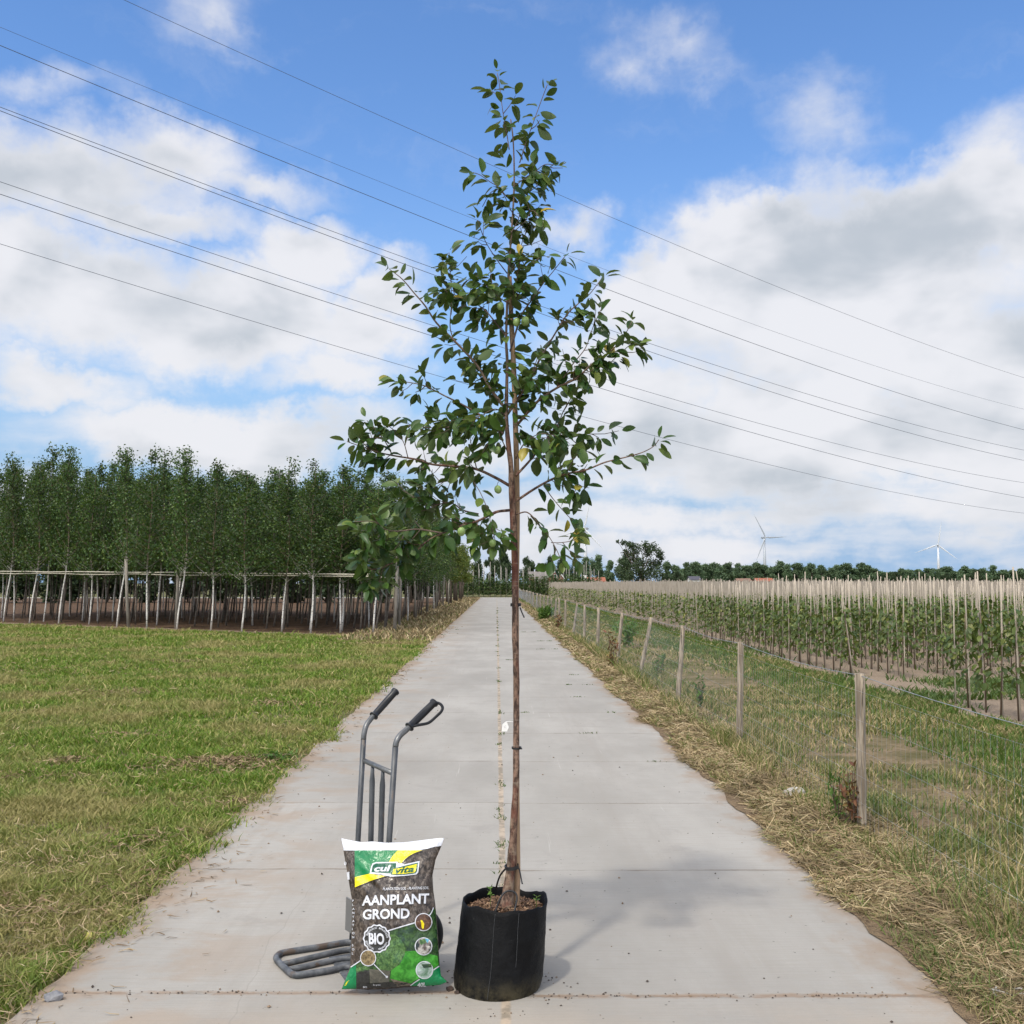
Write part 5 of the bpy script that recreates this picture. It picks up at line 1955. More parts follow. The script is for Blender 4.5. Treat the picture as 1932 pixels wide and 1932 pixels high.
# seedlings
M_seed = leafy('seedling leaves', [(0, (.10, .20, .03)), (1, (.18, .30, .05))], rough=.5, trans=.35)
for (px, py, hh_, lb) in ((925, 1700, .05, 'tiny green seedling in the pot, left of the trunk'), (1011.5, 1706, .032, 'tiny green seedling at the right rim of the pot')):
    b0 = at(px, py, TY - (.09 if px < 950 else .03))
    root = empty('seedling', b0)
    tag(root, lb, 'seedling')
    mb = MB()
    mb.tube([b0 + Vector((0, 0, -.02)), b0 + Vector((.002, 0, hh_))], [.0014, .001], 5)
    mb.build('stem', M_seed, root)
    m_ = 9
    a = rng.uniform(0, 6.28, m_)
    z = rng.uniform(.3, 1, m_) * hh_
    P = np.stack([np.zeros(m_), np.zeros(m_), z], 1)
    D = np.stack([np.cos(a), np.sin(a), rng.uniform(.2, 1.2, m_)], 1)
    V, F = leaf_mesh(P, D, np.tile([[0, 0, 1.0]], (m_, 1)), rng.uniform(.012, .024, m_), rng.uniform(.006, .011, m_), .2, .3)
    link('foliage', np_mesh('seedling_leaves', V, F, [M_seed], True), root)

# ================================================================== HAND TRUCK
M_steel = mottled('grey painted steel', (.045, .050, .056), (.085, .091, .10), 30, .42, .15, (1, 1, .4), (.12, .10, .085), 22, .0, .5, lo3=.62, hi3=.68)
M_toe = mottled('worn grey steel', (.055, .060, .067), (.125, .132, .142), 24, .5, .25, (1, 1, 1), (.085, .062, .048), 13, 0, .4, lo3=.54, hi3=.64)
M_worn = mottled('scuffed bare steel', (.16, .165, .17), (.10, .105, .11), 25, .35, metal=.4)
M_grip = plain('black grip rubber', (.011, .012, .015), .4)
FY, NY = 4.54, 4.25
truck = empty('hand_truck', tuple(gr(700, 1800)))
tag(truck, 'grey tubular hand truck standing behind the soil bag', 'hand truck')


def T(pts_, r_, name, mat, n=12, smooth_k=0, parent=truck, **kw):
    mb = MB()
    q = smooth_path(pts_, smooth_k) if smooth_k else pts_
    mb.tube(q, r_, n, **kw)
    return mb.build(name, mat, parent, origin=truck.location)


far_up = [at(664, 1772, 4.50), at(675.4, 1586, 4.52), at(685.9, 1395, FY), at(687.2, 1383, FY + .004), at(691.5, 1368, FY + .02), at(700, 1356, FY + .045), at(712, 1342, FY + .075)]
near_up = [at(716, 1829, 4.20), at(734.3, 1586, 4.225), at(746, 1409, NY), at(748.6, 1398, NY + .005), at(755, 1387.5, NY + .02), at(765, 1378.5, NY + .042), at(779, 1366, NY + .07)]
T(far_up[:3], .0118, 'upright', M_steel)
T(near_up[:3], .0122, 'upright', M_steel)
T(far_up[2:], .0118, 'upright_bend', M_worn, smooth_k=5)
T(near_up[2:], .0122, 'upright_bend', M_worn, smooth_k=5)


def grip(a, b, name='grip'):
    d = (b - a).normalized()
    L_ = (b - a).length
    mb = MB()
    q = d.to_track_quat('Z', 'Y').to_matrix()
    prof = [(.0135, 0), (.021, .001), (.021, .006), (.0155, .010), (.0155, .022), (.0165, L_ * .5), (.0155, L_ - .012), (.0195, L_ - .008), (.0195, L_), (.001, L_ + .001)]
    mb.lathe(prof, 18, q, a)
    return mb.build(name, M_grip, truck)


ga = (at(704.5, 1351.5, FY + .055), at(746.5, 1304, FY + .16))
gb = (at(771.5, 1372.5, NY + .055), at(820, 1325, NY + .15))
grip(*ga)
g2 = grip(*gb)
T([at(776, 1370.5, NY + .055), at(792, 1367.5, NY + .065), at(805, 1365, NY + .08), at(813, 1361, NY + .09), at(824, 1351, NY + .11), at(832.5, 1342.5, NY + .125), at(835, 1335, NY + .135), at(831, 1328.5, NY + .145), at(823, 1325.5, NY + .15)], .0062, 'grip_guard', M_grip, 10, 5, parent=g2)
# crossbar and inner bars
ca, cb = at(685.9, 1434.6, FY - .002), at(741, 1459, NY + .002)
T([ca, cb], .0105, 'crossbar', M_worn)
M_ = []
for (tx, ty, bx, by, f_) in ((703, 1443, 697, 1700, .31), (722.5, 1452, 715, 1700, .66)):
    yd = FY + (NY - FY) * f_
    a, b, c = at(tx, ty, yd), at(tx - (tx - bx) * .55, 1586, yd - .015), at(bx, by + 60, yd - .04)
    mb = MB()
    q = [a, a.lerp(b, .12), a.lerp(b, .22), b, c]
    mb.tube(q, [.007, .0085, .0118, .0118, .0118], 10)
    mb.build('inner_bar', M_steel, truck)
lo = (far_up[0], near_up[0])
T([lo[0].lerp(lo[1], -.02) + Vector((.015, .01, .055)), lo[0].lerp(lo[1], 1.02) + Vector((.015, .01, .055))], .011, 'crossbar', M_steel)
# toe frame on the ground at the left
Z0 = .034


def tg_(px, py):
    return gr(px, py, Z0)


outer = [far_up[0] + Vector((0, 0, -.02)), tg_(662.8, 1777.4), tg_(600, 1787), tg_(541, 1796), tg_(527, 1800), tg_(521, 1807), tg_(526, 1815), tg_(546, 1834), tg_(556, 1839), tg_(572, 1838.5), tg_(620, 1831), tg_(662.8, 1824.5), near_up[0] + Vector((0, 0, -.02))]
outer = [Vector((p.x, p.y, Z0)) for p in outer]
T(outer, .0128, 'toe_frame', M_toe, 12, 6)
e0, e1 = outer[5], outer[8]
for f_, (px, py) in ((.36, (662.8, 1790.5)), (.70, (662.8, 1806.5))):
    s0 = e0.lerp(e1, f_)
    s1 = tg_(px, py)
    s2 = outer[0].lerp(outer[-1], f_)
    T([Vector((s0.x, s0.y, Z0 - .002)), Vector((s1.x, s1.y, Z0 - .002)), Vector((s2.x, s2.y, Z0 - .002))], .0115, 'toe_bar', M_toe, 10, 5)
# toe plate under the frame root
pa, pb = outer[-1], outer[0]
mb = MB()
tdir = Vector((-.86, -.42, 0)).normalized()
v4 = [pa + tdir * .125, pb + tdir * .10, pb - tdir * .02, pa - tdir * .02]
vs = [Vector((p.x, p.y, .0205)) for p in v4] + [Vector((p.x, p.y, .0245)) for p in v4]
mb.add(vs, [(0, 1, 2, 3), (7, 6, 5, 4), (0, 4, 5, 1), (1, 5, 6, 2), (2, 6, 7, 3), (3, 7, 4, 0)])
mb.build('toe_plate', M_toe, truck)
# wheels, axle, guards
wdir = (Vector((pa.x, pa.y, 0)) - Vector((pb.x, pb.y, 0))).normalized()
axm = wdir.to_track_quat('Z', 'Y').to_matrix()
wn = Vector((-.334, 4.33, .145))
wf = wn - wdir * .40
M_tyre = plain('black tyre rubber', (.012, .012, .014), .62)
M_rim = plain('grey wheel rim', (.20, .20, .20), .45, .4)
for c in (wn, wf):
    root_w = MB()
    prof = []
    for k in range(20):
        a = 2 * math.pi * k / 20
        prof.append((.096 + .029 * math.cos(a), .026 * math.sin(a)))
    root_w.lathe(prof, 40, axm, c, closed=True)
    wheel = root_w.build('wheel', M_tyre, truck)
    mb = MB()
    mb.lathe([(.012, -.028), (.03, -.026), (.035, -.014), (.066, -.012), (.070, -.02), (.072, .02), (.066, .012), (.035, .014), (.03, .026), (.012, .028)], 32, axm, c)
    mb.build('rim', M_rim, wheel, origin=truck.location)
T([wn - wdir * -.05, wf - wdir * .05], .010, 'axle', M_steel)
mid = (wn + wf) / 2
for c, s in ((wn, -.06), (wf, .06)):
    T([c + wdir * s, (pa if s < 0 else pb) + Vector((.01, .01, .10))], .009, 'axle_strut', M_steel)
# wheel guard plate seen left of the bag
gp = [at(653, 1692.5, 4.50), at(667, 1702, 4.47), at(667, 1764, 4.47), at(651, 1754, 4.50)]
bk = Vector((.003, .006, 0))
mb = MB()
mb.add(gp + [p + bk for p in gp], [(0, 1, 2, 3), (7, 6, 5, 4), (0, 4, 5, 1), (1, 5, 6, 2), (2, 6, 7, 3), (3, 7, 4, 0)])
mb.build('wheel_guard', plain('grey sheet metal', (.17, .17, .165), .5, .2), truck)

# ================================================================== SOIL BAG
BL = [(185, 210), (250, 222), (340, 240), (500, 268), (640, 292), (760, 312), (850, 327), (1000, 330), (1100, 327), (1300, 320), (1500, 314), (1600, 303), (1700, 268), (1830, 216)]
BR_ = [(185, 1335), (280, 1300), (420, 1240), (590, 1206), (760, 1215), (900, 1236), (1100, 1255), (1300, 1268), (1560, 1282), (1680, 1296), (1745, 1368), (1830, 1368)]
BT = [(200, 183), (300, 205), (430, 230), (560, 222), (700, 236), (900, 231), (1050, 212), (1150, 200), (1250, 188), (1340, 183)]
BB = [(210, 1832), (380, 1828), (500, 1836), (700, 1830), (900, 1812), (1100, 1800), (1290, 1784), (1370, 1747)]


def itp(tab, x):
    return float(np.interp(x, [a for a, b in tab], [b for a, b in tab]))


def bag_uv(cx, cy):
    l, r_ = itp(BL, cy), itp(BR_, cy)
    t, b = itp(BT, cx), itp(BB, cx)
    return (cx - l) / (r_ - l), (b - cy) / (b - t)


def bag_xy(u, v):
    cx, cy = 770, 1000
    for k in range(8):
        t, b = itp(BT, cx), itp(BB, cx)
        cy = b + (t - b) * v
        cx = itp(BL, cy) + (itp(BR_, cy) - itp(BL, cy)) * u
    return cx, cy


def bag_depth(u, v, side):
    u, v = min(max(u, 0), 1), min(max(v, 0), 1)
    s = max(0.0, math.sin(math.pi * u)) ** .55 * max(0.0, math.sin(math.pi * v ** .82)) ** .62
    wr = noise.noise(Vector((u * 5 + v * 3.2, v * 8 - u * 2, 1.3 + side))) * .008 + noise.noise(Vector((u * 14 - v * 9, v * 20 + u * 8, 4.3 + side))) * .0028
    # creases fanning from the side seams
    cr = .0035 * math.sin(34 * (v * .75 + u * .7)) * math.exp(-((u - .10) / .13) ** 2) * math.exp(-((v - .52) / .3) ** 2)
    cr += .004 * math.sin(30 * (v - u * .9)) * math.exp(-((u - .92) / .10) ** 2) * math.exp(-((v - .62) / .3) ** 2)
    cr += .004 * math.sin(40 * (v + u * .75)) * math.exp(-((u - .22) / .2) ** 2) * math.exp(-((v - .78) / .14) ** 2)
    e = min(1.0, 6 * min(u, 1 - u, v, 1 - v) + .05)
    return s * .068 + (wr + cr) * e


def bag_pt(u, v, side, off=0.0):
    cx, cy = bag_xy(u, v)
    return bag_px(cx, cy, side, off, (u, v))


def bag_px(cx, cy, side=1, off=0.0, uv=None):
    u, v = uv or bag_uv(cx, cy)
    Y = 4.075 + .125 * max(0, min(1, v)) ** 1.2
    d = bag_depth(u, v, side)
    Y += -(d + off) if side > 0 else d * 1.1 + off
    return at(606.9 + cx * .17344, 1548.9 + cy * .17344, Y)


def bag_print(name, cols_, rough=.19, scale=40, stretch=(1, 1, 1), lo=.35, hi=.65, c3=None):
    m, gx, b, o = material(name)
    co = gx.n('ShaderNodeTexCoord').outputs['Object']
    f = gx.noise(gx.v('MULTIPLY', co, stretch), scale, 7, .68, .5)
    c = gx.mix(gx.step(f, lo, hi), cols_[0], cols_[1])
    if c3:
        c = gx.mix(gx.step(gx.noise(co, scale * .45, 5, .65), .52, .62), c, c3)
    gx.put(b.inputs['Base Color'], c)
    b.inputs['Roughness'].default_value = rough
    b.inputs['Specular IOR Level'].default_value = .5
    cr = gx.noise(gx.v('MULTIPLY', co, (1.2, 1, .8)), 24, 5, .6, 1.2)
    bumpit(gx, b, cr, .55, .012)
    return m


P_bark = bag_print('printed peat photo', ((.022, .016, .012), (.15, .12, .098)), scale=75, c3=(.05, .038, .03), lo=.40, hi=.66, stretch=(1, 1, .55))
P_white = bag_print('bag white', ((.58, .60, .65), (.66, .675, .71)), .3)
P_green = bag_print('bag green', ((.005, .17, .055), (.006, .20, .065)))
P_yel = bag_print('bag yellow', ((.80, .66, .01), (.84, .70, .015)))
P_dkgreen = bag_print('logo green', ((.0, .085, .04), (.0, .095, .045)))
P_hedge = bag_print('printed hedge', ((.012, .035, .012), (.055, .12, .035)), scale=60, c3=(.02, .05, .03))
P_bush = bag_print('printed bush', ((.025, .07, .022), (.12, .23, .07)), scale=95, c3=(.04, .11, .04))
P_lawn = bag_print('printed lawn', ((.02, .17, .012), (.07, .36, .04)), scale=30)
P_plant = bag_print('printed planter', ((.075, .075, .062), (.15, .14, .11)), scale=30)
P_path = bag_print('printed path', ((.13, .105, .075), (.20, .16, .12)), scale=30)
P_dark = bag_print('printed shadow', ((.018, .018, .017), (.04, .04, .037)), scale=30)
P_earth = bag_print('printed earth', ((.055, .026, .016), (.16, .085, .05)), scale=60)
P_mulch = bag_print('printed mulch', ((.07, .05, .025), (.30, .23, .12)), scale=80)
P_work = bag_print('printed work', ((.08, .06, .05), (.5, .48, .44)), scale=50, c3=(.02, .03, .03))
P_mist = bag_print('printed mist', ((.10, .19, .12), (.42, .5, .47)), scale=36)
P_blue = bag_print('printed glove', ((.05, .22, .35), (.1, .35, .5)), scale=30)

bag = empty('soil_bag', tuple(gr(743, 1862, .02)))
tag(bag, 'plump soil bag with dark, green and yellow print leaning on the hand truck', 'soil bag')
NU, NV = 96, 128
for side, nm in ((1, 'bag_front'), (-1, 'bag_back')):
    vs = [bag_pt(i / NU, j / NV, side) for j in range(NV + 1) for i in range(NU + 1)]
    fs = [(j * (NU + 1) + i, j * (NU + 1) + i + 1, (j + 1) * (NU + 1) + i + 1, (j + 1) * (NU + 1) + i) for j in range(NV) for i in range(NU)]
    mb = MB()
    mb.add(vs, fs, 0, True)
    mb.build(nm, P_bark, bag)


def decal_into(mb, polys, layer, mi=0, cell=45):
    """polys: list of outlines in print coordinates, filled and laid on the bag"""
    for poly in polys:
        bm = bmesh.new()
        vs = [bm.verts.new((x, y, 0)) for x, y in poly]
        try:
            bm.faces.new(vs)
        except ValueError:
            bm.free()
            continue
        cut_and_lay(mb, bm, layer, mi, cell)


def cut_and_lay(mb, bm, layer, mi, cell):
    cell = 22
    xs_ = [v.co.x for v in bm.verts]
    ys_ = [v.co.y for v in bm.verts]
    bmesh.ops.triangulate(bm, faces=bm.faces[:])
    for axis, lo_, hi_ in ((0, min(xs_), max(xs_)), (1, min(ys_), max(ys_))):
        k = math.ceil(lo_ / cell)
        while k * cell < hi_:
            co, no = [0, 0, 0], [0, 0, 0]
            co[axis], no[axis] = k * cell, 1
            bmesh.ops.bisect_plane(bm, geom=bm.verts[:] + bm.edges[:] + bm.faces[:], plane_co=co, plane_no=no)
            k += 1
    bm.verts.index_update()
    pts_ = []
    for v in bm.verts:
        u, w_ = bag_uv(v.co.x, v.co.y)
        pts_.append(bag_px(v.co.x, v.co.y, 1, .0024 + .0006 * layer, (u, w_)))
    mb.add(pts_, [[v.index for v in f.verts] for f in bm.faces], mi, True)
    bm.free()


def decal(name, items, parent=bag):
    """items: (polys, material, layer)"""
    mb = MB()
    mats = []
    for polys, mat, layer in items:
        if mat not in mats:
            mats.append(mat)
        decal_into(mb, polys, layer, mats.index(mat))
    return mb.build(name, mats, parent, origin=bag.location)


def text_into(mb, s, cx, cy, size, mi, layer, bold=.02, shear=0.0, rot=0.0, width=None, align='LEFT', sxy=1.0, cell=45, arc=None):
    cu = bpy.data.curves.new('t', 'FONT')
    cu.body = s
    cu.size = 1.0
    cu.offset = bold
    cu.shear = shear
    cu.align_x = 'LEFT'
    cu.resolution_u = 3
    ob = bpy.data.objects.new('t', cu)
    col.objects.link(ob)
    dg = bpy.context.evaluated_depsgraph_get()
    me = bpy.data.meshes.new_from_object(ob.evaluated_get(dg))
    bpy.data.objects.remove(ob)
    bpy.data.curves.remove(cu)
    bm = bmesh.new()
    bm.from_mesh(me)
    bpy.data.meshes.remove(me)
    if not bm.verts:
        bm.free()
        return
    x0, x1 = min(v.co.x for v in bm.verts), max(v.co.x for v in bm.verts)
    kx = size * sxy if width is None else width / (x1 - x0)
    for v in bm.verts:
        x, y = (v.co.x - x0) * kx, v.co.y * size
        if align == 'CENTER':
            x -= (x1 - x0) * kx / 2
        if arc:
            rad_, a0, sgn = arc
            a = a0 + sgn * x / rad_
            rr_ = rad_ + sgn * y
            v.co = Vector((cx + rr_ * math.sin(a), cy - rr_ * math.cos(a), 0))
        else:
            v.co = Vector((cx + x * math.cos(rot) - y * math.sin(rot) * -1 * -1 + 0, cy - y * math.cos(rot) + x * math.sin(rot), 0)) if rot else Vector((cx + x, cy - y, 0))
    bmesh.ops.remove_doubles(bm, verts=bm.verts[:], dist=.01)
    cut_and_lay(mb, bm, layer, mi, cell)


def circle(cx, cy, r_, k=36, rx=1.0):
    return [(cx + r_ * rx * math.cos(2 * math.pi * i / k), cy + r_ * math.sin(2 * math.pi * i / k)) for i in range(k)]


def stroke(pts_, w_):
    """outline of a thick polyline"""
    L_, R_ = [], []
    for i, (x, y) in enumerate(pts_):
        a, b = pts_[max(i - 1, 0)], pts_[min(i + 1, len(pts_) - 1)]
        dx, dy = b[0] - a[0], b[1] - a[1]
        l_ = math.hypot(dx, dy) or 1
        nx, ny = -dy / l_ * w_ / 2, dx / l_ * w_ / 2
        L_.append((x + nx, y + ny))
        R_.append((x - nx, y - ny))
    return [[L_[i], L_[i + 1], R_[i + 1], R_[i]] for i in range(len(pts_) - 1)]


def bez(p0, p1, p2, k=10):
    return [((1 - t) ** 2 * p0[0] + 2 * t * (1 - t) * p1[0] + t * t * p2[0], (1 - t) ** 2 * p0[1] + 2 * t * (1 - t) * p1[1] + t * t * p2[1]) for t in np.linspace(0, 1, k)]


# white seam band at the top
top_edge = [(x, itp(BT, x) + 1) for x in range(212, 1334, 34)] + [(1332, 186)]
low_edge = [(1302, 272), (1230, 280), (1160, 300), (1050, 320), (830, 318), (500, 320), (238, 322)]
decal('seam_band', [([top_edge + low_edge], P_white, 1)])
# green field and yellow swoosh
decal('colour_field', [
    ([[(358, 319), (832, 319)] + bez((832, 319), (770, 370), (735, 440), 6)[1:] + [(540, 470), (525, 570), (360, 615)]], P_green, 1),
    ([[(832, 319), (1100, 319)] + bez((1100, 319), (930, 360), (850, 480), 8)[1:] + [(728, 455)] + bez((735, 440), (770, 370), (832, 319), 6)[1:-1]], P_yel, 2),
    ([[(360, 612), (525, 572), (735, 584), (728, 600)] + bez((728, 600), (520, 645), (362, 722), 6)[1:]], P_yel, 2),
    ([stroke(bez((1100, 322), (935, 362), (853, 482), 10), 7)[i] for i in range(9)] + [stroke(bez((735, 592), (520, 650), (362, 727), 8), 7)[i] for i in range(7)], P_dark, 3),
])
# the logo plates
mb = MB()
mats = [P_white, P_dkgreen, P_yel]
decal_into(mb, [[(522, 572), (536, 500), (552, 462), (590, 447), (826, 444), (832, 480), (905, 470), (1066, 434), (1050, 560), (1030, 582), (900, 598), (740, 606), (730, 576)]], 4, 0)
decal_into(mb, [[(540, 557), (551, 500), (562, 474), (596, 461), (812, 458), (808, 505), (770, 520), (762, 572), (752, 572)]], 5, 1)
decal_into(mb, [[(752, 588), (770, 512), (830, 506), (900, 488), (1050, 452), (1036, 548), (1020, 570), (900, 584)]], 6, 1)
decal_into(mb, [[(768, 578), (782, 522), (840, 516), (905, 500), (1034, 468), (1024, 540), (1008, 560), (900, 574)]], 7, 2)
text_into(mb, 'cul', 572, 548, 92, 0, 8, .035, .25, rot=-.03, width=182)
text_into(mb, 'vita', 795, 572, 92, 1, 8, .035, .25, rot=-.10, width=210)
mb.build('logo', mats, bag, origin=bag.location)
# lettering
mb = MB()
text_into(mb, 'PLANTATION SOL - PLANTING SOIL', 665, 753, 40, 0, 2, .012, .2, rot=-.025, width=500)
text_into(mb, 'AANPLANT', 437, 918, 148, 0, 2, .030, .0, rot=-.035, width=730)
text_into(mb, 'GROND', 446, 1068, 148, 0, 2, .030, .0, rot=-.025, width=510)
mb.build('lettering', [P_white], bag, origin=bag.location)
# side lettering, running up the left gusset
mb = MB()
for k, ch in enumerate('PLANTATION SOL'):
    text_into(mb, ch, 334 - k * .4, 880 + k * 44, 34, 0, 2, .02)
decal_into(mb, [[(272, 560), (300, 552), (304, 636), (282, 640)]], 2, 0)
text_into(mb, '0', 243, 480, 52, 0, 2, .03)
mb.build('side_print', [P_white], bag, origin=bag.location)
# garden picture
pict = [(330, 1580), (430, 1515), (500, 1430), (720, 1195), (1010, 1108), (1130, 1040), (1216, 945), (1238, 960), (1262, 1300), (1278, 1560), (1150, 1660), (1060, 1720), (960, 1790), (700, 1812), (380, 1815), (374, 1620)]
decal('garden_picture', [
    ([pict], P_hedge, 1),
    ([[(905, 1420), (1040, 1410), (1262, 1470), (1272, 1570), (1150, 1650), (1060, 1715), (965, 1768), (745, 1715), (760, 1600), (850, 1560)]], P_lawn, 2),
    ([[(600, 1440), (650, 1330), (740, 1240), (790, 1225), (860, 1290), (910, 1370), (905, 1450), (850, 1560), (790, 1600), (740, 1640), (610, 1610), (590, 1520)]], P_bush, 3),
    ([[(378, 1600), (520, 1560), (520, 1620), (378, 1650)]], P_bush, 3),
    ([[(378, 1640), (520, 1612), (520, 1800), (378, 1812)]], P_dark, 3),
    ([[(520, 1612), (745, 1628), (735, 1752), (525, 1765)]], P_plant, 4),
    ([[(380, 1780), (745, 1750), (960, 1765), (990, 1786), (700, 1815), (380, 1820)]], P_dark, 5),
    ([[(745, 1716), (960, 1766), (985, 1786), (820, 1800)]], P_path, 5),
])
decal('green_corner', [([[(315, 1592), (374, 1552), (376, 1824), (222, 1828), (270, 1700)]], P_green, 2)])
decal('green_corner', [
    ([[(1282, 1580), (1150, 1650), (1068, 1722), (965, 1796), (1100, 1798), (1288, 1782), (1364, 1748), (1300, 1690)]], P_green, 6),
])
mb = MB()
for w0 in (stroke([(316, 1590), (374, 1552), (432, 1512)], 11), stroke([(718, 1196), (860, 1152), (1012, 1108)], 12), stroke(bez((1165, 1035), (1200, 1000), (1216, 942), 5), 11), stroke([(1280, 1578), (1214, 1622)], 10), stroke([(1066, 1722), (1010, 1758), (966, 1792)], 10), stroke([(568, 1558), (640, 1630), (700, 1690)], 9)):
    decal_into(mb, w0, 7, 0)
decal_into(mb, [circle(709, 1696, 13)], 7, 0)
text_into(mb, '40L', 1040, 1806, 62, 0, 8, .03, .0, rot=-.06)
text_into(mb, 'BIO', 450, 1818, 28, 0, 8, .02)
text_into(mb, 'Bio grond', 560, 1790, 20, 0, 8, .01)
mb.build('white_lines', [P_white], bag, origin=bag.location)
mb = MB()
text_into(mb, 'cul', 248, 1795, 44, 0, 4, .03, .2, rot=-1.1)
mb.build('corner_mark', [P_yel], bag, origin=bag.location)
# BIO emblem
mb = MB()
cx_, cy_ = 600, 1280
scal = []
for i in range(96):
    a = 2 * math.pi * i / 96
    r_ = 150 + 5 * math.cos(a * 14)
    scal.append((cx_ + r_ * .985 * math.cos(a), cy_ + r_ * 1.02 * math.sin(a)))
decal_into(mb, [scal], 7, 0)
decal_into(mb, [[(cx_ + (x - cx_) * .90, cy_ + (y - cy_) * .90) for x, y in scal]], 8, 1)
text_into(mb, 'BIO', cx_ - 2, 1338, 165, 0, 9, .035, .0, rot=.03, width=168, align='CENTER')
text_into(mb, 'BIOLOGISCH', cx_, cy_, 26, 0, 9, .015, 0, arc=(107, R(-72), 1), sxy=.9)
text_into(mb, 'BIOLOGIQUE', cx_, cy_, 26, 0, 9, .015, 0, arc=(107, R(12), 1), sxy=.9)
text_into(mb, 'BIOLOGICAL', cx_, cy_, 26, 0, 9, .015, 0, arc=(124, R(258), -1), sxy=.9)
text_into(mb, 'ORGANISCH', cx_, cy_, 26, 0, 9, .015, 0, arc=(124, R(172), -1), sxy=.9)
mb.build('emblem', [P_white, P_dark], bag, origin=bag.location)
# round pictures
for (x, y, r_, bgm, extra) in (
        (1108, 1100, 98, P_earth, [([[(1075, 1075), (1098, 1085), (1116, 1120), (1112, 1165), (1098, 1178), (1086, 1150), (1094, 1120)]], P_yel)]),
        (1108, 1364, 98, P_work, [([[(1060, 1300), (1120, 1280), (1140, 1320), (1080, 1350)]], P_bush), ([[(1120, 1275), (1170, 1290), (1150, 1330)]], P_blue)]),
        (1118, 1622, 98, P_mist, [([[(1085, 1560), (1190, 1555), (1200, 1590), (1110, 1600)]], P_hedge)]),
        (505, 1490, 90, P_mulch, [])):
    items = [([circle(x, y, r_, rx=.97)], P_white, 8), ([circle(x, y, r_ - 9, rx=.97)], bgm, 9)]
    for polys, mt in extra:
        items.append((polys, mt, 10))
    decal('round_picture', items)

# ================================================================== SMALL THINGS
def rock(name, px, py, s, mat, label, cat, z=.02, seed=0, n_sub=2):
    c = gr(px, py, z)
    bm = bmesh.new()
    bmesh.ops.create_icosphere(bm, subdivisions=n_sub, radius=1)
    for v in bm.verts:
        k = 1 + .35 * noise.noise(v.co * 1.3 + Vector((seed, seed, 0))) + .12 * noise.noise(v.co * 4 + Vector((seed, 0, 3)))
        v.co = Vector((v.co.x * s[0] * k, v.co.y * s[1] * k, max(-.3, v.co.z) * s[2] * k))
    me = bpy.data.meshes.new(name)
    bm.to_mesh(me)
    bm.free()
    me.materials.append(mat)
    o = link(name, me, None, (c.x, c.y, z + s[2] * .25))
    return tag(o, label, cat)


M_stone = mottled('grey stone', (.13, .135, .15), (.22, .22, .23), 30, .85, .4)
M_pale_s = mottled('pale rubble', (.42, .40, .37), (.30, .28, .25), 30, .85, .4)
M_fruit = mottled('yellow fruit skin', (.42, .38, .08), (.32, .30, .06), 25, .45)
M_clod = mottled('dark clod', (.03, .02, .018), (.06, .04, .03), 40, .95, .5)
rock('stone', 100, 1886, (.036, .026, .024), M_stone, 'grey stone lying on the concrete at the lower left', 'stone', seed=1)
rock('fallen_fruit', 168, 1772, (.016, .018, .024), M_fruit, 'yellow fallen fruit in the grass at the left road edge', 'fruit', z=.02, seed=5, n_sub=3)
rock('stone', 1500, 1502, (.085, .05, .05), M_pale_s, 'pale chunk of rubble in the straw by the fence', 'stone', z=.05, seed=8)
rock('stone', 1846, 1796, (.030, .022, .018), M_pale_s, 'white stone on bare earth at the right verge', 'stone', z=.04, seed=9)
rock('stone', 1862, 1804, (.012, .010, .009), M_pale_s, 'tiny white pebble beside the white stone', 'stone', z=.035, seed=10)
rock('clod', 849, 1868, (.016, .012, .012), M_clod, 'dark soil clod between the bag and the pot', 'soil clod', seed=12)
rock('clod', 862, 1874, (.011, .010, .008), M_clod, 'smaller soil clod close against the pot', 'soil clod', seed=13)
rock('clod', 1540, 1572, (.06, .03, .022), M_clod, 'black lump in the straw beside the near fence post', 'soil clod', z=.05, seed=14)
rock('clod', 1038, 1755, (.006, .005, .005), M_clod, 'tiny dark crumb right of the pot', 'soil clod', seed=15)
# twine on the verge
c = gr(1905, 1880, .05)
mb = MB()
pts = [c + Vector((.05 * math.sin(i * .9) + .02 * math.sin(i * 2.3), .035 * math.cos(i * 1.1), .012 * math.sin(i * 1.7) + .01)) for i in range(16)]
mb.tube(smooth_path(pts, 5), .0035, 6)
tag(mb.build('twine', M_pale_s, None, origin=c), 'tangle of white twine in the straw, bottom right', 'twine')

# weeds along the fence and bush
M_dock = leafy('rusty dock', [(0, (.10, .035, .02)), (.6, (.16, .07, .03)), (1, (.22, .18, .04))], rough=.7, trans=.1)
M_horse = leafy('fresh green weed', [(0, (.05, .12, .02)), (1, (.10, .19, .035))], rough=.6, trans=.3)


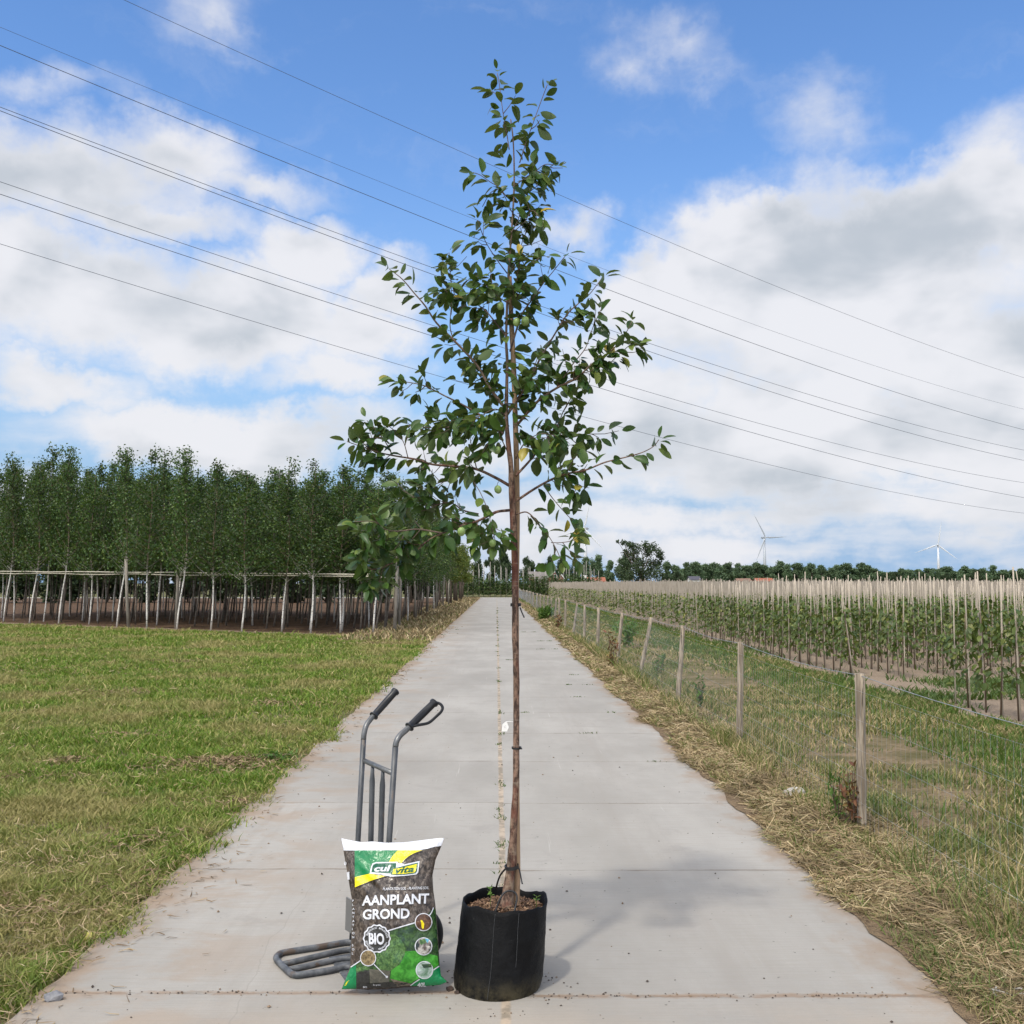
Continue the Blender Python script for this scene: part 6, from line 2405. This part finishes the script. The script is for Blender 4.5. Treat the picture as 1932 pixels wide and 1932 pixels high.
def weed(name, x, y, hgt, wid, n_, lf, mat, label, up=.6):
    b0 = Vector((x, y, .02))
    root = empty(name, b0)
    tag(root, label, 'weed')
    mb = MB()
    tips = []
    for k in range(6):
        a = random.uniform(0, 6.28)
        e = b0 + Vector((math.cos(a) * wid * random.uniform(.2, .8), math.sin(a) * wid * random.uniform(.2, .8), hgt * random.uniform(.65, 1)))
        mb.tube([b0, b0.lerp(e, .5) + Vector((0, 0, .03)), e], [.005, .004, .002], 5, cap=False)
        tips.append(e - b0)
    mb.build('stem', M_stem, root)
    r2 = np.random.default_rng(int(abs(x) * 100 + y * 10))
    P = np.array([tuple(tips[i % 6] * float(s) + Vector((random.gauss(0, .15), random.gauss(0, .15), random.gauss(0, .06))) * wid) for i, s in enumerate(r2.uniform(.12, 1.0, n_))])
    P[:, 2] = np.maximum(P[:, 2], .005)
    D = r2.normal(0, 1, (n_, 3))
    D[:, 2] += up
    V, F = leaf_mesh(P, D, r2.normal(0, .6, (n_, 3)) + np.array([[0, 0, 1]]), r2.uniform(.6, 1.2, n_) * lf, r2.uniform(.25, .45, n_) * lf, .2, .4)
    link('foliage', np_mesh(name + '_leaves', V, F, [mat], True), root)


weed('dock_weed', 2.12, 19.0, .7, .14, 80, .09, M_dock, 'rusty seeding dock beside the fence halfway along the verge')
weed('dock_weed', 2.1, 35.0, .6, .2, 70, .12, M_dock, 'brown dock at the far part of the fence')
weed('leafy_weed', 3.2, 25.5, .7, .45, 200, .14, M_horse, 'bushy green weed behind the fence, right of the rusty dock')
weed('leafy_weed', 2.55, 16.2, .5, .14, 90, .07, M_horse, 'upright feathery green weed beside the leaning post', up=1.6)
weed('leafy_weed', 2.5, 12.7, .5, .12, 90, .06, M_horse, 'upright green weed right of the third fence post', up=1.6)
weed('leafy_weed', 2.22, 6.75, .38, .10, 120, .04, M_horse, 'small green weed left of the near fence post', up=1.6)
weed('dock_weed', 2.28, 6.62, .42, .10, 110, .05, M_dock, 'reddish dry weed touching the near fence post', up=1.2)
weed('leafy_weed', 2.05, 44.0, .5, .8, 320, .20, M_horse, 'fresh green tuft at the verge near the far fence', up=1.4)
weed('leafy_weed', -1.95, 9.3, .06, .22, 160, .05, M_horse, 'low clover patch at the left road edge', up=.3)
